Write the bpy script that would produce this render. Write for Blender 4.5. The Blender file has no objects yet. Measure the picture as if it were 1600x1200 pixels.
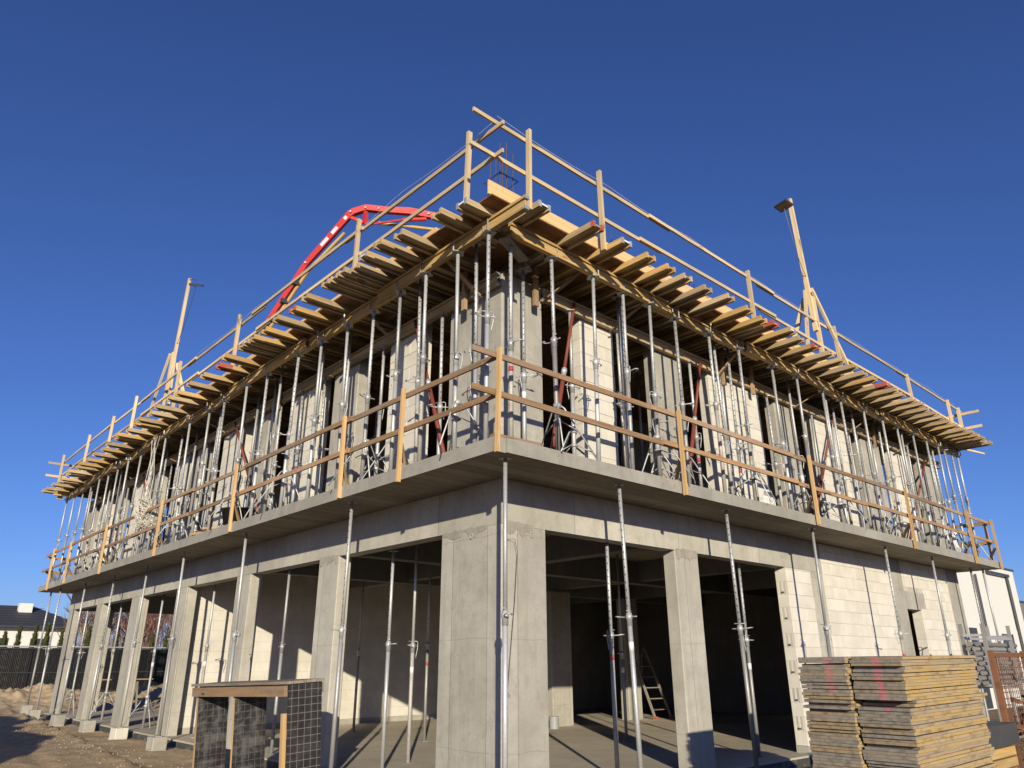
import bpy, bmesh, math, random
from mathutils import Vector, Matrix, noise
random.seed(7)
SC = bpy.context.scene
COL = SC.collection
V = Vector

# ------------------------------------------------------------------ camera
CAMPOS = V((-5.4714, -6.3899, 1.5382))
YAW, PITCH, ROLL = 0.83861, 0.36122, -0.00245
fw = V((math.cos(PITCH)*math.cos(YAW), math.cos(PITCH)*math.sin(YAW), math.sin(PITCH)))
rt = V((math.sin(YAW), -math.cos(YAW), 0.0))
up = rt.cross(fw)
rt2 = rt*math.cos(ROLL) + up*math.sin(ROLL)
up2 = -rt*math.sin(ROLL) + up*math.cos(ROLL)
cam = bpy.data.cameras.new('camera')
cam.sensor_width = 36.0
cam.lens = 1152.05/1600*36
cam.clip_start = 0.05
cam.clip_end = 4000
camo = bpy.data.objects.new('camera', cam)
COL.objects.link(camo)
camo.matrix_world = Matrix(((rt2.x, up2.x, -fw.x, CAMPOS.x), (rt2.y, up2.y, -fw.y, CAMPOS.y), (rt2.z, up2.z, -fw.z, CAMPOS.z), (0, 0, 0, 1)))
SC.camera = camo

# ------------------------------------------------------------------ light
LIGHT = V((2.33, 3.10, -1.0)).normalized()
SUN_EL = math.asin(-LIGHT.z)
world = bpy.data.worlds.new('World')
SC.world = world
world.use_nodes = True
wn = world.node_tree
sky = wn.nodes.new('ShaderNodeTexSky')
sky.sky_type = 'NISHITA'
sky.sun_disc = False
sky.sun_elevation = SUN_EL
sky.sun_rotation = math.atan2(-LIGHT.x, -LIGHT.y)
sky.altitude = 100
sky.air_density = 0.9
sky.dust_density = 0.45
sky.ozone_density = 6.5
bgn = wn.nodes['Background']
bgn.inputs[1].default_value = 0.108
tint = wn.nodes.new('ShaderNodeMixRGB'); tint.blend_type = 'MULTIPLY'; tint.inputs[0].default_value = 1.0
tint.inputs[2].default_value = (1.02, 0.875, 1.09, 1)      # camera white balance
wn.links.new(sky.outputs[0], tint.inputs[1]); wn.links.new(tint.outputs[0], bgn.inputs[0])
sun = bpy.data.lights.new('sun', 'SUN')
sun.energy = 5.0
sun.angle = math.radians(0.53)
sun.color = (1.0, 0.905, 0.705)
suno = bpy.data.objects.new('sun', sun)
COL.objects.link(suno)
suno.rotation_euler = LIGHT.to_track_quat('-Z', 'Y').to_euler()
suno.location = (-20, -25, 15)
SC.view_settings.view_transform = 'Standard'
SC.view_settings.look = 'None'
SC.view_settings.exposure = 0.15
SC.view_settings.gamma = 1.0
SC.view_settings.use_curve_mapping = False
SC.cycles.max_bounces = 6
SC.cycles.diffuse_bounces = 1
SC.cycles.glossy_bounces = 3

# ------------------------------------------------------------------ materials
class NT:
    def __init__(s, name):
        s.m = bpy.data.materials.new(name)
        s.m.use_nodes = True
        s.t = s.m.node_tree
        s.b = s.t.nodes['Principled BSDF']
    def n(s, typ, **kw):
        nd = s.t.nodes.new('ShaderNode'+typ)
        for k, v in kw.items():
            setattr(nd, k, v)
        return nd
    def l(s, a, b):
        s.t.links.new(a, b)
    def val(s, sock, v):
        if hasattr(v, 'is_linked') or isinstance(v, bpy.types.NodeSocket):
            s.l(v, sock)
        else:
            sock.default_value = v
    def math(s, op, a, b=0.0, c=0.0, clamp=False):
        nd = s.n('Math', operation=op)
        nd.use_clamp = clamp
        s.val(nd.inputs[0], a); s.val(nd.inputs[1], b); s.val(nd.inputs[2], c)
        return nd.outputs[0]
    def mix(s, f, a, b, blend='MIX'):
        nd = s.n('MixRGB', blend_type=blend)
        s.val(nd.inputs[0], f)
        s.val(nd.inputs[1], a if not isinstance(a, tuple) else (*a, 1)[:4])
        s.val(nd.inputs[2], b if not isinstance(b, tuple) else (*b, 1)[:4])
        return nd.outputs[0]
    def noise(s, vec, scale, detail=4, rough=0.55):
        nd = s.n('TexNoise')
        s.l(vec, nd.inputs['Vector'])
        nd.inputs['Scale'].default_value = scale
        nd.inputs['Detail'].default_value = detail
        nd.inputs['Roughness'].default_value = rough
        return nd.outputs['Fac']
    def ramp(s, f, a, b):
        nd = s.n('MapRange')
        s.l(f, nd.inputs[0])
        nd.inputs[1].default_value = a; nd.inputs[2].default_value = b
        return nd.outputs[0]
    def scaled(s, vec, sc):
        nd = s.n('Mapping')
        s.l(vec, nd.inputs[0])
        nd.inputs['Scale'].default_value = sc
        return nd.outputs[0]
    def add(s, a, b):
        nd = s.n('VectorMath', operation='ADD')
        s.l(a, nd.inputs[0]); s.l(b, nd.inputs[1])
        return nd.outputs[0]
    def bump(s, h, strength, dist=0.01):
        nd = s.n('Bump')
        nd.inputs['Strength'].default_value = strength
        nd.inputs['Distance'].default_value = dist
        s.l(h, nd.inputs['Height'])
        s.l(nd.outputs[0], s.b.inputs['Normal'])
    def out(s, col, rough=0.8, metal=0.0, spec=0.3):
        s.val(s.b.inputs['Base Color'], col if not isinstance(col, tuple) else (*col, 1)[:4])
        s.val(s.b.inputs['Roughness'], rough)
        s.b.inputs['Metallic'].default_value = metal
        s.b.inputs['Specular IOR Level'].default_value = spec
        return s.m

def objrand(t):
    oi = t.n('ObjectInfo')
    cx = t.n('CombineXYZ')
    t.l(t.math('MULTIPLY', oi.outputs['Random'], 37.0), cx.inputs[0])
    t.l(t.math('MULTIPLY', oi.outputs['Random'], 91.0), cx.inputs[1])
    t.l(t.math('MULTIPLY', oi.outputs['Random'], 53.0), cx.inputs[2])
    return oi.outputs['Random'], cx.outputs[0]

def m_wood(name, dark, light, grey=(0.3, 0.28, 0.25), greyamt=0.25, rough=0.75, vary=0.35, stain=0.0):
    t = NT(name)
    tc = t.n('TexCoord').outputs['Object']
    r, off = objrand(t)
    v = t.add(tc, off)
    g = t.noise(t.scaled(v, (1.3, 26, 26)), 1.0, 5, 0.6)
    g2 = t.noise(t.scaled(v, (0.5, 5, 5)), 1.0, 3)
    c = t.mix(t.ramp(g, 0.3, 0.7), dark, light)
    w = t.math('MULTIPLY', t.ramp(g2, 0.42, 0.72), greyamt, clamp=True)
    c = t.mix(w, c, grey)
    if stain > 0:
        sp = t.noise(v, 9.0, 4, 0.7)
        c = t.mix(t.math('MULTIPLY', t.ramp(sp, 0.55, 0.7), stain, clamp=True), c, (0.42, 0.4, 0.36))
    k = t.noise(t.scaled(v, (2.2, 9, 9)), 1.0, 1)
    c = t.mix(t.ramp(k, 0.70, 0.76), c, tuple(x*0.45 for x in dark))
    br = t.math('ADD', t.math('MULTIPLY', r, vary), 1.0-vary/2)
    c = t.mix(1.0, c, br, 'MULTIPLY')
    t.bump(g, 0.35, 0.004)
    return t.out(c, rough)

def m_concrete(name, col=(0.425, 0.40, 0.345), seams=0.0, under=False, rough=0.85, vary=0.12, scale=1.0):
    t = NT(name)
    geo = t.n('NewGeometry')
    P = geo.outputs['Position']
    r, off = objrand(t)
    v = t.add(P, off)
    big = t.noise(v, 0.9*scale, 5, 0.6)
    mid = t.noise(v, 5.0*scale, 5, 0.65)
    fine = t.noise(v, 60.0, 4, 0.7)
    streak = t.noise(t.scaled(v, (7, 7, 0.5)), 1.0, 4, 0.6)
    c = t.mix(t.ramp(big, 0.3, 0.7), tuple(x*0.80 for x in col), tuple(min(1, x*1.16) for x in col))
    c = t.mix(t.math('MULTIPLY', t.ramp(mid, 0.48, 0.72), 0.6, clamp=True), c, tuple(x*0.70 for x in col))
    c = t.mix(t.math('MULTIPLY', t.ramp(streak, 0.5, 0.74), 0.5, clamp=True), c, (col[0]*0.74, col[1]*0.71, col[2]*0.66))
    c = t.mix(t.math('MULTIPLY', t.ramp(fine, 0.45, 0.65), 0.22, clamp=True), c, tuple(x*0.62 for x in col))
    # lift lines between pours
    pz = t.n('SeparateXYZ'); t.l(P, pz.inputs[0])
    lz = t.math('ADD', pz.outputs[2], t.math('MULTIPLY', t.math('SUBTRACT', t.noise(v, 1.7, 3), 0.5), 0.10))
    lq = t.math('ABSOLUTE', t.math('SUBTRACT', t.math('FRACT', t.math('ADD', t.math('MULTIPLY', lz, 1/1.32), 0.12)), 0.5))
    c = t.mix(t.math('MULTIPLY', t.math('LESS_THAN', lq, 0.0045), 0.35), c, tuple(x*0.5 for x in col))
    # air holes
    vo = t.n('TexVoronoi', feature='F1')
    t.l(v, vo.inputs['Vector']); vo.inputs['Scale'].default_value = 16
    pore = t.math('LESS_THAN', vo.outputs['Distance'], t.math('MULTIPLY', t.noise(v, 3.1, 2), 0.21))
    c = t.mix(t.math('MULTIPLY', pore, 0.55), c, tuple(x*0.4 for x in col))
    fl_ = t.noise(t.scaled(v, (9, 9, 4)), 1.0, 6, 0.75)
    c = t.mix(t.math('MULTIPLY', t.ramp(fl_, 0.60, 0.68), 0.45, clamp=True), c, tuple(x*0.52 for x in col))
    h = t.math('SUBTRACT', t.math('ADD', t.math('MULTIPLY', mid, 0.5), t.math('MULTIPLY', fine, 0.25)), t.math('MULTIPLY', pore, 0.6))
    if seams:
        sx = t.n('SeparateXYZ'); t.l(P, sx.inputs[0])
        u = t.math('ADD', sx.outputs[0], sx.outputs[1])
        q = t.math('FRACT', t.math('MULTIPLY', t.math('ADD', u, 0.37), 1/seams))
        s_ = t.math('LESS_THAN', t.math('ABSOLUTE', t.math('SUBTRACT', q, 0.5)), 0.0045/seams*1.25)
        c = t.mix(t.math('MULTIPLY', s_, 0.6), c, tuple(x*0.35 for x in col))
        # slight tone change from board to board
        fl = t.math('FLOOR', t.math('ADD', t.math('MULTIPLY', t.math('ADD', u, 0.37), 1/seams), 0.5))
        wn_ = t.n('TexWhiteNoise', noise_dimensions='1D'); t.l(fl, wn_.inputs['W'])
        c = t.mix(1.0, c, t.math('ADD', t.math('MULTIPLY', wn_.outputs['Value'], 0.16), 0.92), 'MULTIPLY')
        h = t.math('SUBTRACT', h, s_)
    if under:
        # board marks left by the shuttering on the soffit
        sx = t.n('SeparateXYZ'); t.l(P, sx.inputs[0])
        ny = t.n('SeparateXYZ'); t.l(geo.outputs['Normal'], ny.inputs[0])
        mask = t.math('LESS_THAN', ny.outputs[2], -0.5)
        br = t.n('TexBrick')
        t.l(P, br.inputs['Vector'])
        br.inputs['Scale'].default_value = 1.0
        br.inputs['Brick Width'].default_value = 2.0
        br.inputs['Row Height'].default_value = 0.25
        br.inputs['Mortar Size'].default_value = 0.006
        br.inputs['Color1'].default_value = (0.72, 0.62, 0.52, 1)
        br.inputs['Color2'].default_value = (1.0, 0.93, 0.84, 1)
        br.inputs['Mortar'].default_value = (0.35, 0.31, 0.27, 1)
        c = t.mix(mask, c, t.mix(1.0, c, br.outputs['Color'], 'MULTIPLY'))
        c = t.mix(t.math('GREATER_THAN', ny.outputs[2], 0.5), c, (0.10, 0.092, 0.08))   # unseen upper face darkened to cut bounce light on the ceiling
    c = t.mix(1.0, c, t.math('ADD', t.math('MULTIPLY', r, vary), 1-vary/2), 'MULTIPLY')
    t.bump(h, 0.5, 0.006)
    return t.out(c, rough)

def m_block(name):
    t = NT(name)
    tc = t.n('TexCoord').outputs['Object']
    r, off = objrand(t)
    v = t.add(tc, off)
    big = t.noise(v, 2.2, 4)
    fine = t.noise(v, 75.0, 3, 0.7)
    streak = t.noise(t.scaled(v, (16, 16, 1.2)), 1.0, 4)
    col = (0.83, 0.79, 0.71)
    c = t.mix(t.ramp(big, 0.35, 0.7), (0.60, 0.555, 0.475), (0.70, 0.665, 0.59))
    c = t.mix(t.math('MULTIPLY', t.ramp(streak, 0.55, 0.8), 0.3, clamp=True), c, (0.62, 0.55, 0.45))
    c = t.mix(t.math('MULTIPLY', t.ramp(fine, 0.55, 0.75), 0.25, clamp=True), c, (0.6, 0.56, 0.49))
    st = t.noise(v, 3.3, 4, 0.6)
    c = t.mix(t.math('MULTIPLY', t.ramp(st, 0.66, 0.70), 0.4, clamp=True), c, (0.60, 0.46, 0.30))
    c = t.mix(1.0, c, t.math('ADD', t.math('MULTIPLY', r, 0.07), 0.93), 'MULTIPLY')
    t.bump(fine, 0.35, 0.003)
    return t.out(c, 0.92, 0, 0.15)

def m_steel(name, base=(0.56, 0.565, 0.565), holes=False, rough=0.48, metal=0.45, dirt=(0.42, 0.38, 0.32), dirtamt=0.45):
    t = NT(name)
    tc = t.n('TexCoord').outputs['Object']
    r, off = objrand(t)
    v = t.add(tc, off)
    n1 = t.noise(v, 7.0, 4, 0.6)
    n2 = t.noise(v, 45.0, 3, 0.6)
    c = t.mix(t.ramp(n2, 0.35, 0.7), base, tuple(x*0.78 for x in base))
    c = t.mix(t.math('MULTIPLY', t.ramp(n1, 0.52, 0.75), dirtamt, clamp=True), c, dirt)
    c = t.mix(1.0, c, t.math('ADD', t.math('MULTIPLY', r, 0.35), 0.75), 'MULTIPLY')
    if holes:
        s = t.n('SeparateXYZ'); t.l(tc, s.inputs[0])
        q = t.math('ABSOLUTE', t.math('SUBTRACT', t.math('FRACT', t.math('MULTIPLY', s.outputs[2], 10.0)), 0.5))
        dz = t.math('MULTIPLY', q, 0.1)
        dx = t.math('MULTIPLY', s.outputs[0], 1.0)
        d = t.math('SQRT', t.math('ADD', t.math('MULTIPLY', dz, dz), t.math('MULTIPLY', dx, dx)))
        hm = t.math('LESS_THAN', d, 0.0095)
        c = t.mix(hm, c, (0.008, 0.008, 0.008))
        t.b.inputs['Metallic'].default_value = metal
    rr = t.math('ADD', t.math('MULTIPLY', n1, 0.3), rough-0.1)
    t.bump(n2, 0.12, 0.002)
    return t.out(c, rr, metal, 0.5)

def m_paint(name, col, rough=0.5, wear=(0.2, 0.12, 0.08), amt=0.3, metal=0.0):
    t = NT(name)
    tc = t.n('TexCoord').outputs['Object']
    r, off = objrand(t)
    v = t.add(tc, off)
    n1 = t.noise(v, 6.0, 5, 0.65)
    c = t.mix(t.math('MULTIPLY', t.ramp(n1, 0.5, 0.72), amt, clamp=True), col, wear)
    return t.out(c, rough, metal, 0.4)

def m_ground():
    t = NT('dirt')
    P = t.n('NewGeometry').outputs['Position']
    a = t.noise(P, 0.35, 5, 0.6); b = t.noise(P, 3.5, 6, 0.68); f = t.noise(P, 32.0, 5, 0.7)
    c = t.mix(t.ramp(a, 0.35, 0.7), (0.45, 0.33, 0.195), (0.57, 0.445, 0.29))
    c = t.mix(t.math('MULTIPLY', t.ramp(b, 0.42, 0.7), 0.75, clamp=True), c, (0.29, 0.195, 0.12))
    c = t.mix(t.math('MULTIPLY', t.ramp(f, 0.5, 0.72), 0.6, clamp=True), c, (0.54, 0.44, 0.32))
    gr = t.noise(P, 1.1, 4, 0.6)
    c = t.mix(t.math('MULTIPLY', t.ramp(gr, 0.62, 0.72), 0.6, clamp=True), c, (0.34, 0.32, 0.30))
    # ground darkened away from the sandy strip on the left, cutting bounce light
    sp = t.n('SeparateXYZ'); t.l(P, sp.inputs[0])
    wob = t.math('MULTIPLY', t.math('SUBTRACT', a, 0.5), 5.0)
    sandy_mask = t.ramp(t.math('ADD', t.math('SUBTRACT', sp.outputs[1], t.math('MULTIPLY', sp.outputs[0], 0.6)), wob), 2.0, 6.0)
    c = t.mix(sandy_mask, t.mix(0.75, c, (0.095, 0.07, 0.05)), c)
    t.bump(t.math('ADD', t.math('MULTIPLY', b, 0.7), t.math('MULTIPLY', f, 0.35)), 0.9, 0.05)
    return t.out(c, 0.95, 0, 0.1)

def m_panel():   # yellow three-ply shuttering panels with grey, paint-marked ends
    t = NT('shuttering_panel')
    tc = t.n('TexCoord').outputs['Object']
    geo = t.n('NewGeometry')
    r, off = objrand(t)
    v = t.add(tc, off)
    g = t.noise(t.scaled(v, (2.0, 30, 60)), 1.0, 5, 0.65)
    g2 = t.noise(t.scaled(v, (5, 14, 9)), 1.0, 4)
    wn_ = t.n('TexWhiteNoise', noise_dimensions='1D'); t.l(r, wn_.inputs['W'])
    wv = wn_.outputs['Value']
    side = t.mix(t.math('GREATER_THAN', wv, 0.42), (0.29, 0.215, 0.14), (0.43, 0.27, 0.075))
    side = t.mix(t.math('MULTIPLY', t.ramp(g, 0.35, 0.7), 0.8, clamp=True), side, (0.46, 0.36, 0.22))
    side = t.mix(t.math('MULTIPLY', t.ramp(t.noise(v, 2.6, 4, 0.6), 0.45, 0.65), 0.6, clamp=True), side, (0.33, 0.27, 0.19))
    side = t.mix(t.math('MULTIPLY', t.ramp(g2, 0.52, 0.7), 0.7, clamp=True), side, (0.17, 0.12, 0.07))
    end = t.mix(t.ramp(r, 0.45, 1.0), (0.225, 0.20, 0.165), (0.31, 0.215, 0.11))
    end = t.mix(t.math('MULTIPLY', t.ramp(g2, 0.45, 0.7), 0.7, clamp=True), end, (0.10, 0.09, 0.08))
    end = t.mix(t.math('MULTIPLY', t.ramp(g, 0.55, 0.8), 0.5, clamp=True), end, (0.42, 0.38, 0.31))
    ns = t.n('SeparateXYZ'); t.l(geo.outputs['Normal'], ns.inputs[0])
    isend = t.math('GREATER_THAN', t.math('ABSOLUTE', ns.outputs[0]), 0.6)
    c = t.mix(isend, side, end)
    top = t.math('GREATER_THAN', ns.outputs[2], 0.6)
    c = t.mix(top, c, (0.19, 0.17, 0.15))
    # pink spray-paint stripe down the ends
    ps = t.n('SeparateXYZ'); t.l(geo.outputs['Position'], ps.inputs[0])
    nn = t.noise(geo.outputs['Position'], 30.0, 3, 0.7)
    def stripe(y0, slope, zmin):
        yy = t.math('SUBTRACT', ps.outputs[1], t.math('ADD', y0, t.math('MULTIPLY', t.math('SUBTRACT', 1.5, ps.outputs[2]), slope)))
        d = t.math('ADD', t.math('ABSOLUTE', yy), t.math('MULTIPLY', t.math('SUBTRACT', nn, 0.5), 0.12))
        m = t.math('SUBTRACT', 1.0, t.ramp(d, 0.012, 0.045), clamp=True)
        return t.math('MULTIPLY', m, t.math('GREATER_THAN', ps.outputs[2], t.math('ADD', zmin, t.math('MULTIPLY', nn, 0.3))))
    st = t.math('MAXIMUM', stripe(-3.02, -0.10, 0.95), t.math('MULTIPLY', stripe(-2.56, -0.02, 1.1), 0.7))
    st = t.math('MULTIPLY', t.math('MULTIPLY', st, isend), 0.48)
    c = t.mix(st, c, (0.62, 0.10, 0.17))
    t.bump(g, 0.6, 0.004)
    return t.out(c, 0.8)

def m_film(dirt=0.8, grid=0.75, nm='black_film_plywood'):   # black film-faced plywood with a pale square grid
    t = NT(nm)
    tc = t.n('TexCoord').outputs['Object']
    s = t.n('SeparateXYZ'); t.l(tc, s.inputs[0])
    def ln(o, sp):
        q = t.math('ABSOLUTE', t.math('SUBTRACT', t.math('FRACT', t.math('MULTIPLY', o, 1/sp)), 0.5))
        return t.math('LESS_THAN', q, 0.0022/sp)
    g = t.math('MAXIMUM', ln(s.outputs[0], 0.092), ln(s.outputs[2], 0.092))
    n1 = t.noise(tc, 4.0, 6, 0.7); n2 = t.noise(tc, 24.0, 5, 0.7)
    c = t.mix(t.math('MULTIPLY', t.ramp(n1, 0.45, 0.68), dirt, clamp=True), (0.018, 0.017, 0.017), (0.13, 0.125, 0.12))
    c = t.mix(t.math('MULTIPLY', t.ramp(n2, 0.58, 0.75), 0.35, clamp=True), c, (0.26, 0.25, 0.23))
    c = t.mix(t.math('MULTIPLY', g, grid), c, (0.30, 0.29, 0.27))
    return t.out(c, 0.5, 0, 0.4)

MAT = dict(
    concrete=m_concrete('concrete', seams=0.75),
    beam=m_concrete('beam_concrete', seams=2.5),
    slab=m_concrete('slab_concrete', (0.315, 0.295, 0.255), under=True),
    floor=m_concrete('floor_concrete', (0.52, 0.45, 0.35), scale=0.5),
    rough=m_concrete('rough_concrete', (0.40, 0.375, 0.325), scale=2.0),
    smear=m_concrete('smeared_mortar', (0.345, 0.32, 0.275), scale=4.0),
    backwall=m_concrete('shade_toned_concrete', (0.20, 0.185, 0.16)),  # deep interior shade put into the colour, darker than the other concrete
    mortar=m_concrete('mortar', (0.50, 0.47, 0.41)),
    block=m_block('aerated_block'),
    steel=m_steel('galvanized_steel'),
    steelh=m_steel('punched_galvanized_steel', holes=True),
    steelw=m_steel('cement_stained_steel', (0.52, 0.50, 0.46), rough=0.6, metal=0.3, dirt=(0.36, 0.25, 0.16), dirtamt=0.9),
    steeld=m_steel('dull_steel', (0.40, 0.39, 0.37), rough=0.5, dirt=(0.25, 0.2, 0.16)),
    rust=m_paint('rusty_steel', (0.23, 0.10, 0.05), 0.8, (0.10, 0.05, 0.03), 0.8),
    oldsteel=m_paint('dark_rebar', (0.09, 0.065, 0.05), 0.7, (0.16, 0.08, 0.05), 0.5),
    redstrut=m_paint('worn_red_paint', (0.20, 0.045, 0.03), 0.6, (0.16, 0.08, 0.06), 0.6),
    red=m_paint('red_paint', (0.50, 0.028, 0.026), 0.45, (0.5, 0.05, 0.04), 0.2),
    darkred=m_paint('red_end_paint', (0.38, 0.085, 0.06), 0.8, (0.30, 0.20, 0.12), 0.9),
    pipe=m_paint('ochre_pipe', (0.50, 0.33, 0.10), 0.45, (0.2, 0.13, 0.07), 0.5),
    black=m_paint('black_plastic', (0.018, 0.018, 0.019), 0.5, (0.05, 0.05, 0.05), 0.3),
    blackrail=m_paint('black_fence_slat', (0.022, 0.022, 0.023), 0.4, (0.04, 0.04, 0.04), 0.3),
    greyrail=m_paint('grey_rail', (0.30, 0.31, 0.32), 0.5, (0.2, 0.2, 0.2), 0.3),
    white=m_paint('white_render', (0.66, 0.645, 0.605), 0.9, (0.60, 0.58, 0.54), 0.5),
    whitep=m_paint('white_plastic', (0.75, 0.75, 0.73), 0.5, (0.6, 0.6, 0.58), 0.3),
    greyw=m_paint('grey_cladding', (0.17, 0.175, 0.18), 0.7, (0.13, 0.13, 0.135), 0.4),
    anth=m_paint('anthracite', (0.05, 0.053, 0.057), 0.4, (0.07, 0.07, 0.07), 0.3),
    roof=m_paint('dark_roof_tile', (0.045, 0.045, 0.05), 0.55, (0.08, 0.08, 0.085), 0.5),
    brickred=m_paint('red_brick', (0.30, 0.12, 0.07), 0.85, (0.2, 0.08, 0.05), 0.5),
    glass=m_paint('window_glass', (0.05, 0.06, 0.07), 0.08, (0.05, 0.06, 0.07), 0.0),
    lens=m_paint('lamp_lens', (0.42, 0.36, 0.24), 0.3, (0.3, 0.26, 0.2), 0.2),
    sticker=m_paint('white_sticker', (0.72, 0.72, 0.70), 0.5, (0.5, 0.3, 0.3), 0.35),
    redstick=m_paint('red_sticker', (0.40, 0.05, 0.045), 0.5, (0.6, 0.5, 0.5), 0.35),
    pine=m_wood('fresh_pine', (0.44, 0.265, 0.11), (0.62, 0.42, 0.20), greyamt=0.2, vary=0.3),
    pine2=m_wood('pale_pine', (0.55, 0.39, 0.20), (0.72, 0.56, 0.33), greyamt=0.55, vary=0.45, stain=0.25),
    brown=m_wood('brown_plank', (0.22, 0.125, 0.06), (0.40, 0.24, 0.115), greyamt=0.45, vary=0.5, stain=0.3),
    h20=m_wood('weathered_beam', (0.31, 0.21, 0.10), (0.54, 0.39, 0.205), grey=(0.38, 0.325, 0.245), greyamt=0.6, vary=0.5, stain=0.5),
    h20y=m_wood('yellow_beam', (0.36, 0.215, 0.07), (0.56, 0.36, 0.13), grey=(0.36, 0.3, 0.2), greyamt=0.5, vary=0.4, stain=0.3),
    ply=m_wood('brown_plywood', (0.15, 0.065, 0.022), (0.28, 0.13, 0.048), greyamt=0.2, vary=0.4, stain=0.2),
    edge=m_wood('edge_plywood', (0.56, 0.36, 0.16), (0.72, 0.50, 0.26), greyamt=0.15, vary=0.2),
    oldwood=m_wood('old_grey_plank', (0.13, 0.10, 0.075), (0.30, 0.25, 0.19), greyamt=0.6, vary=0.3),
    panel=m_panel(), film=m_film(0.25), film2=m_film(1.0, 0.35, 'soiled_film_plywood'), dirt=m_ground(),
    bark=m_wood('bark', (0.10, 0.075, 0.055), (0.22, 0.17, 0.13), greyamt=0.4),
    twig=m_paint('bare_twigs', (0.17, 0.115, 0.085), 0.9, (0.10, 0.07, 0.05), 0.5),
    rusttwig=m_paint('russet_twigs', (0.20, 0.085, 0.05), 0.9, (0.10, 0.055, 0.04), 0.5),
    birch=m_paint('birch_bark', (0.42, 0.39, 0.36), 0.9, (0.1, 0.09, 0.08), 0.5),
    thuja=m_paint('thuja_green', (0.065, 0.075, 0.018), 0.9, (0.03, 0.045, 0.012), 0.6),
    rope=m_paint('pale_rope', (0.60, 0.56, 0.47), 0.9, (0.4, 0.36, 0.3), 0.4),
    tarp=m_paint('dark_tarp', (0.06, 0.065, 0.07), 0.45, (0.1, 0.1, 0.1), 0.4),
    bitumen=m_paint('bitumen', (0.06, 0.06, 0.06), 0.7, (0.20, 0.185, 0.165), 0.85),
    stone=m_paint('stone', (0.36, 0.265, 0.175), 0.95, (0.24, 0.16, 0.10), 0.9),
)

# ------------------------------------------------------------------ helpers
WM = {}
class MB:
    def __init__(s):
        s.v = []; s.f = []
    def box(s, a, b):
        i = len(s.v)
        x0, y0, z0 = a; x1, y1, z1 = b
        s.v += [(x0,y0,z0),(x1,y0,z0),(x1,y1,z0),(x0,y1,z0),(x0,y0,z1),(x1,y0,z1),(x1,y1,z1),(x0,y1,z1)]
        s.f += [tuple(i+k for k in q) for q in ((0,3,2,1),(4,5,6,7),(0,1,5,4),(1,2,6,5),(2,3,7,6),(3,0,4,7))]
        return s
    def bar(s, a, b, w, h, upv=(0,0,1)):
        a = V(a); b = V(b); x = (b-a).normalized(); u = V(upv)
        if abs(x.dot(u)) > 0.98: u = V((1,0,0))
        y = u.cross(x).normalized(); z = x.cross(y)
        i = len(s.v)
        for p in (a, b):
            for sy, sz in ((-1,-1),(1,-1),(1,1),(-1,1)):
                s.v.append(tuple(p + y*sy*w/2 + z*sz*h/2))
        s.f += [tuple(i+k for k in q) for q in ((0,3,2,1),(4,5,6,7),(0,1,5,4),(1,2,6,5),(2,3,7,6),(3,0,4,7))]
        return s
    def tube(s, pts, r, n=8, cap=True, r2=None):
        pts = [V(p) for p in pts]
        i0 = len(s.v); m = len(pts)
        for k, p in enumerate(pts):
            d = (pts[min(k+1, m-1)] - pts[max(k-1, 0)]).normalized()
            u = V((0,0,1)) if abs(d.z) < 0.9 else V((1,0,0))
            y = u.cross(d).normalized(); z = d.cross(y)
            rr = r if r2 is None else r + (r2-r)*k/(m-1)
            for j in range(n):
                a = 2*math.pi*j/n
                s.v.append(tuple(p + y*math.cos(a)*rr + z*math.sin(a)*rr))
        for k in range(m-1):
            for j in range(n):
                a = i0+k*n+j; b = i0+k*n+(j+1) % n
                s.f.append((a, b, b+n, a+n))
        if cap:
            s.f.append(tuple(i0+j for j in range(n))[::-1])
            s.f.append(tuple(i0+(m-1)*n+j for j in range(n)))
        return s
    def prism(s, poly, z0, z1):
        i = len(s.v); n = len(poly)
        s.v += [(x, y, z0) for x, y in poly] + [(x, y, z1) for x, y in poly]
        s.f.append(tuple(i+k for k in range(n))[::-1]); s.f.append(tuple(i+n+k for k in range(n)))
        for k in range(n):
            s.f.append((i+k, i+(k+1) % n, i+n+(k+1) % n, i+n+k))
        return s
    def mesh(s, name, smooth=False):
        me = bpy.data.meshes.new(name)
        me.from_pydata(s.v, [], s.f)
        me.update()
        if smooth:
            for p in me.polygons: p.use_smooth = len(p.vertices) == 4
        return me

def tag(o, label=None, cat=None, group=None, kind=None):
    if label: o['label'] = label
    if cat: o['category'] = cat
    if group: o['group'] = group
    if kind: o['kind'] = kind
    return o

def thing(name, label, cat, loc=(0,0,0), group=None, M=None):
    o = bpy.data.objects.new(name, None)
    o.empty_display_size = 0.1
    COL.objects.link(o)
    M = M if M is not None else Matrix.Translation(V(loc))
    o.matrix_world = M
    WM[o] = M.copy()
    return tag(o, label, cat, group)

def ob(name, me, mat=None, parent=None, M=None, local=False):
    """link a mesh; M is the world matrix (or the matrix in the parent's frame when local)"""
    if isinstance(me, MB): me = me.mesh(name)
    if mat is not None and not me.materials: me.materials.append(MAT[mat])
    o = bpy.data.objects.new(name, me)
    COL.objects.link(o)
    M = M if M is not None else Matrix.Identity(4)
    if parent is not None:
        o.parent = parent
        if local:
            o.matrix_basis = M; WM[o] = WM[parent] @ M
        else:
            o.matrix_basis = WM[parent].inverted() @ M; WM[o] = M
    else:
        o.matrix_basis = M; WM[o] = M
    return o

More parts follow.
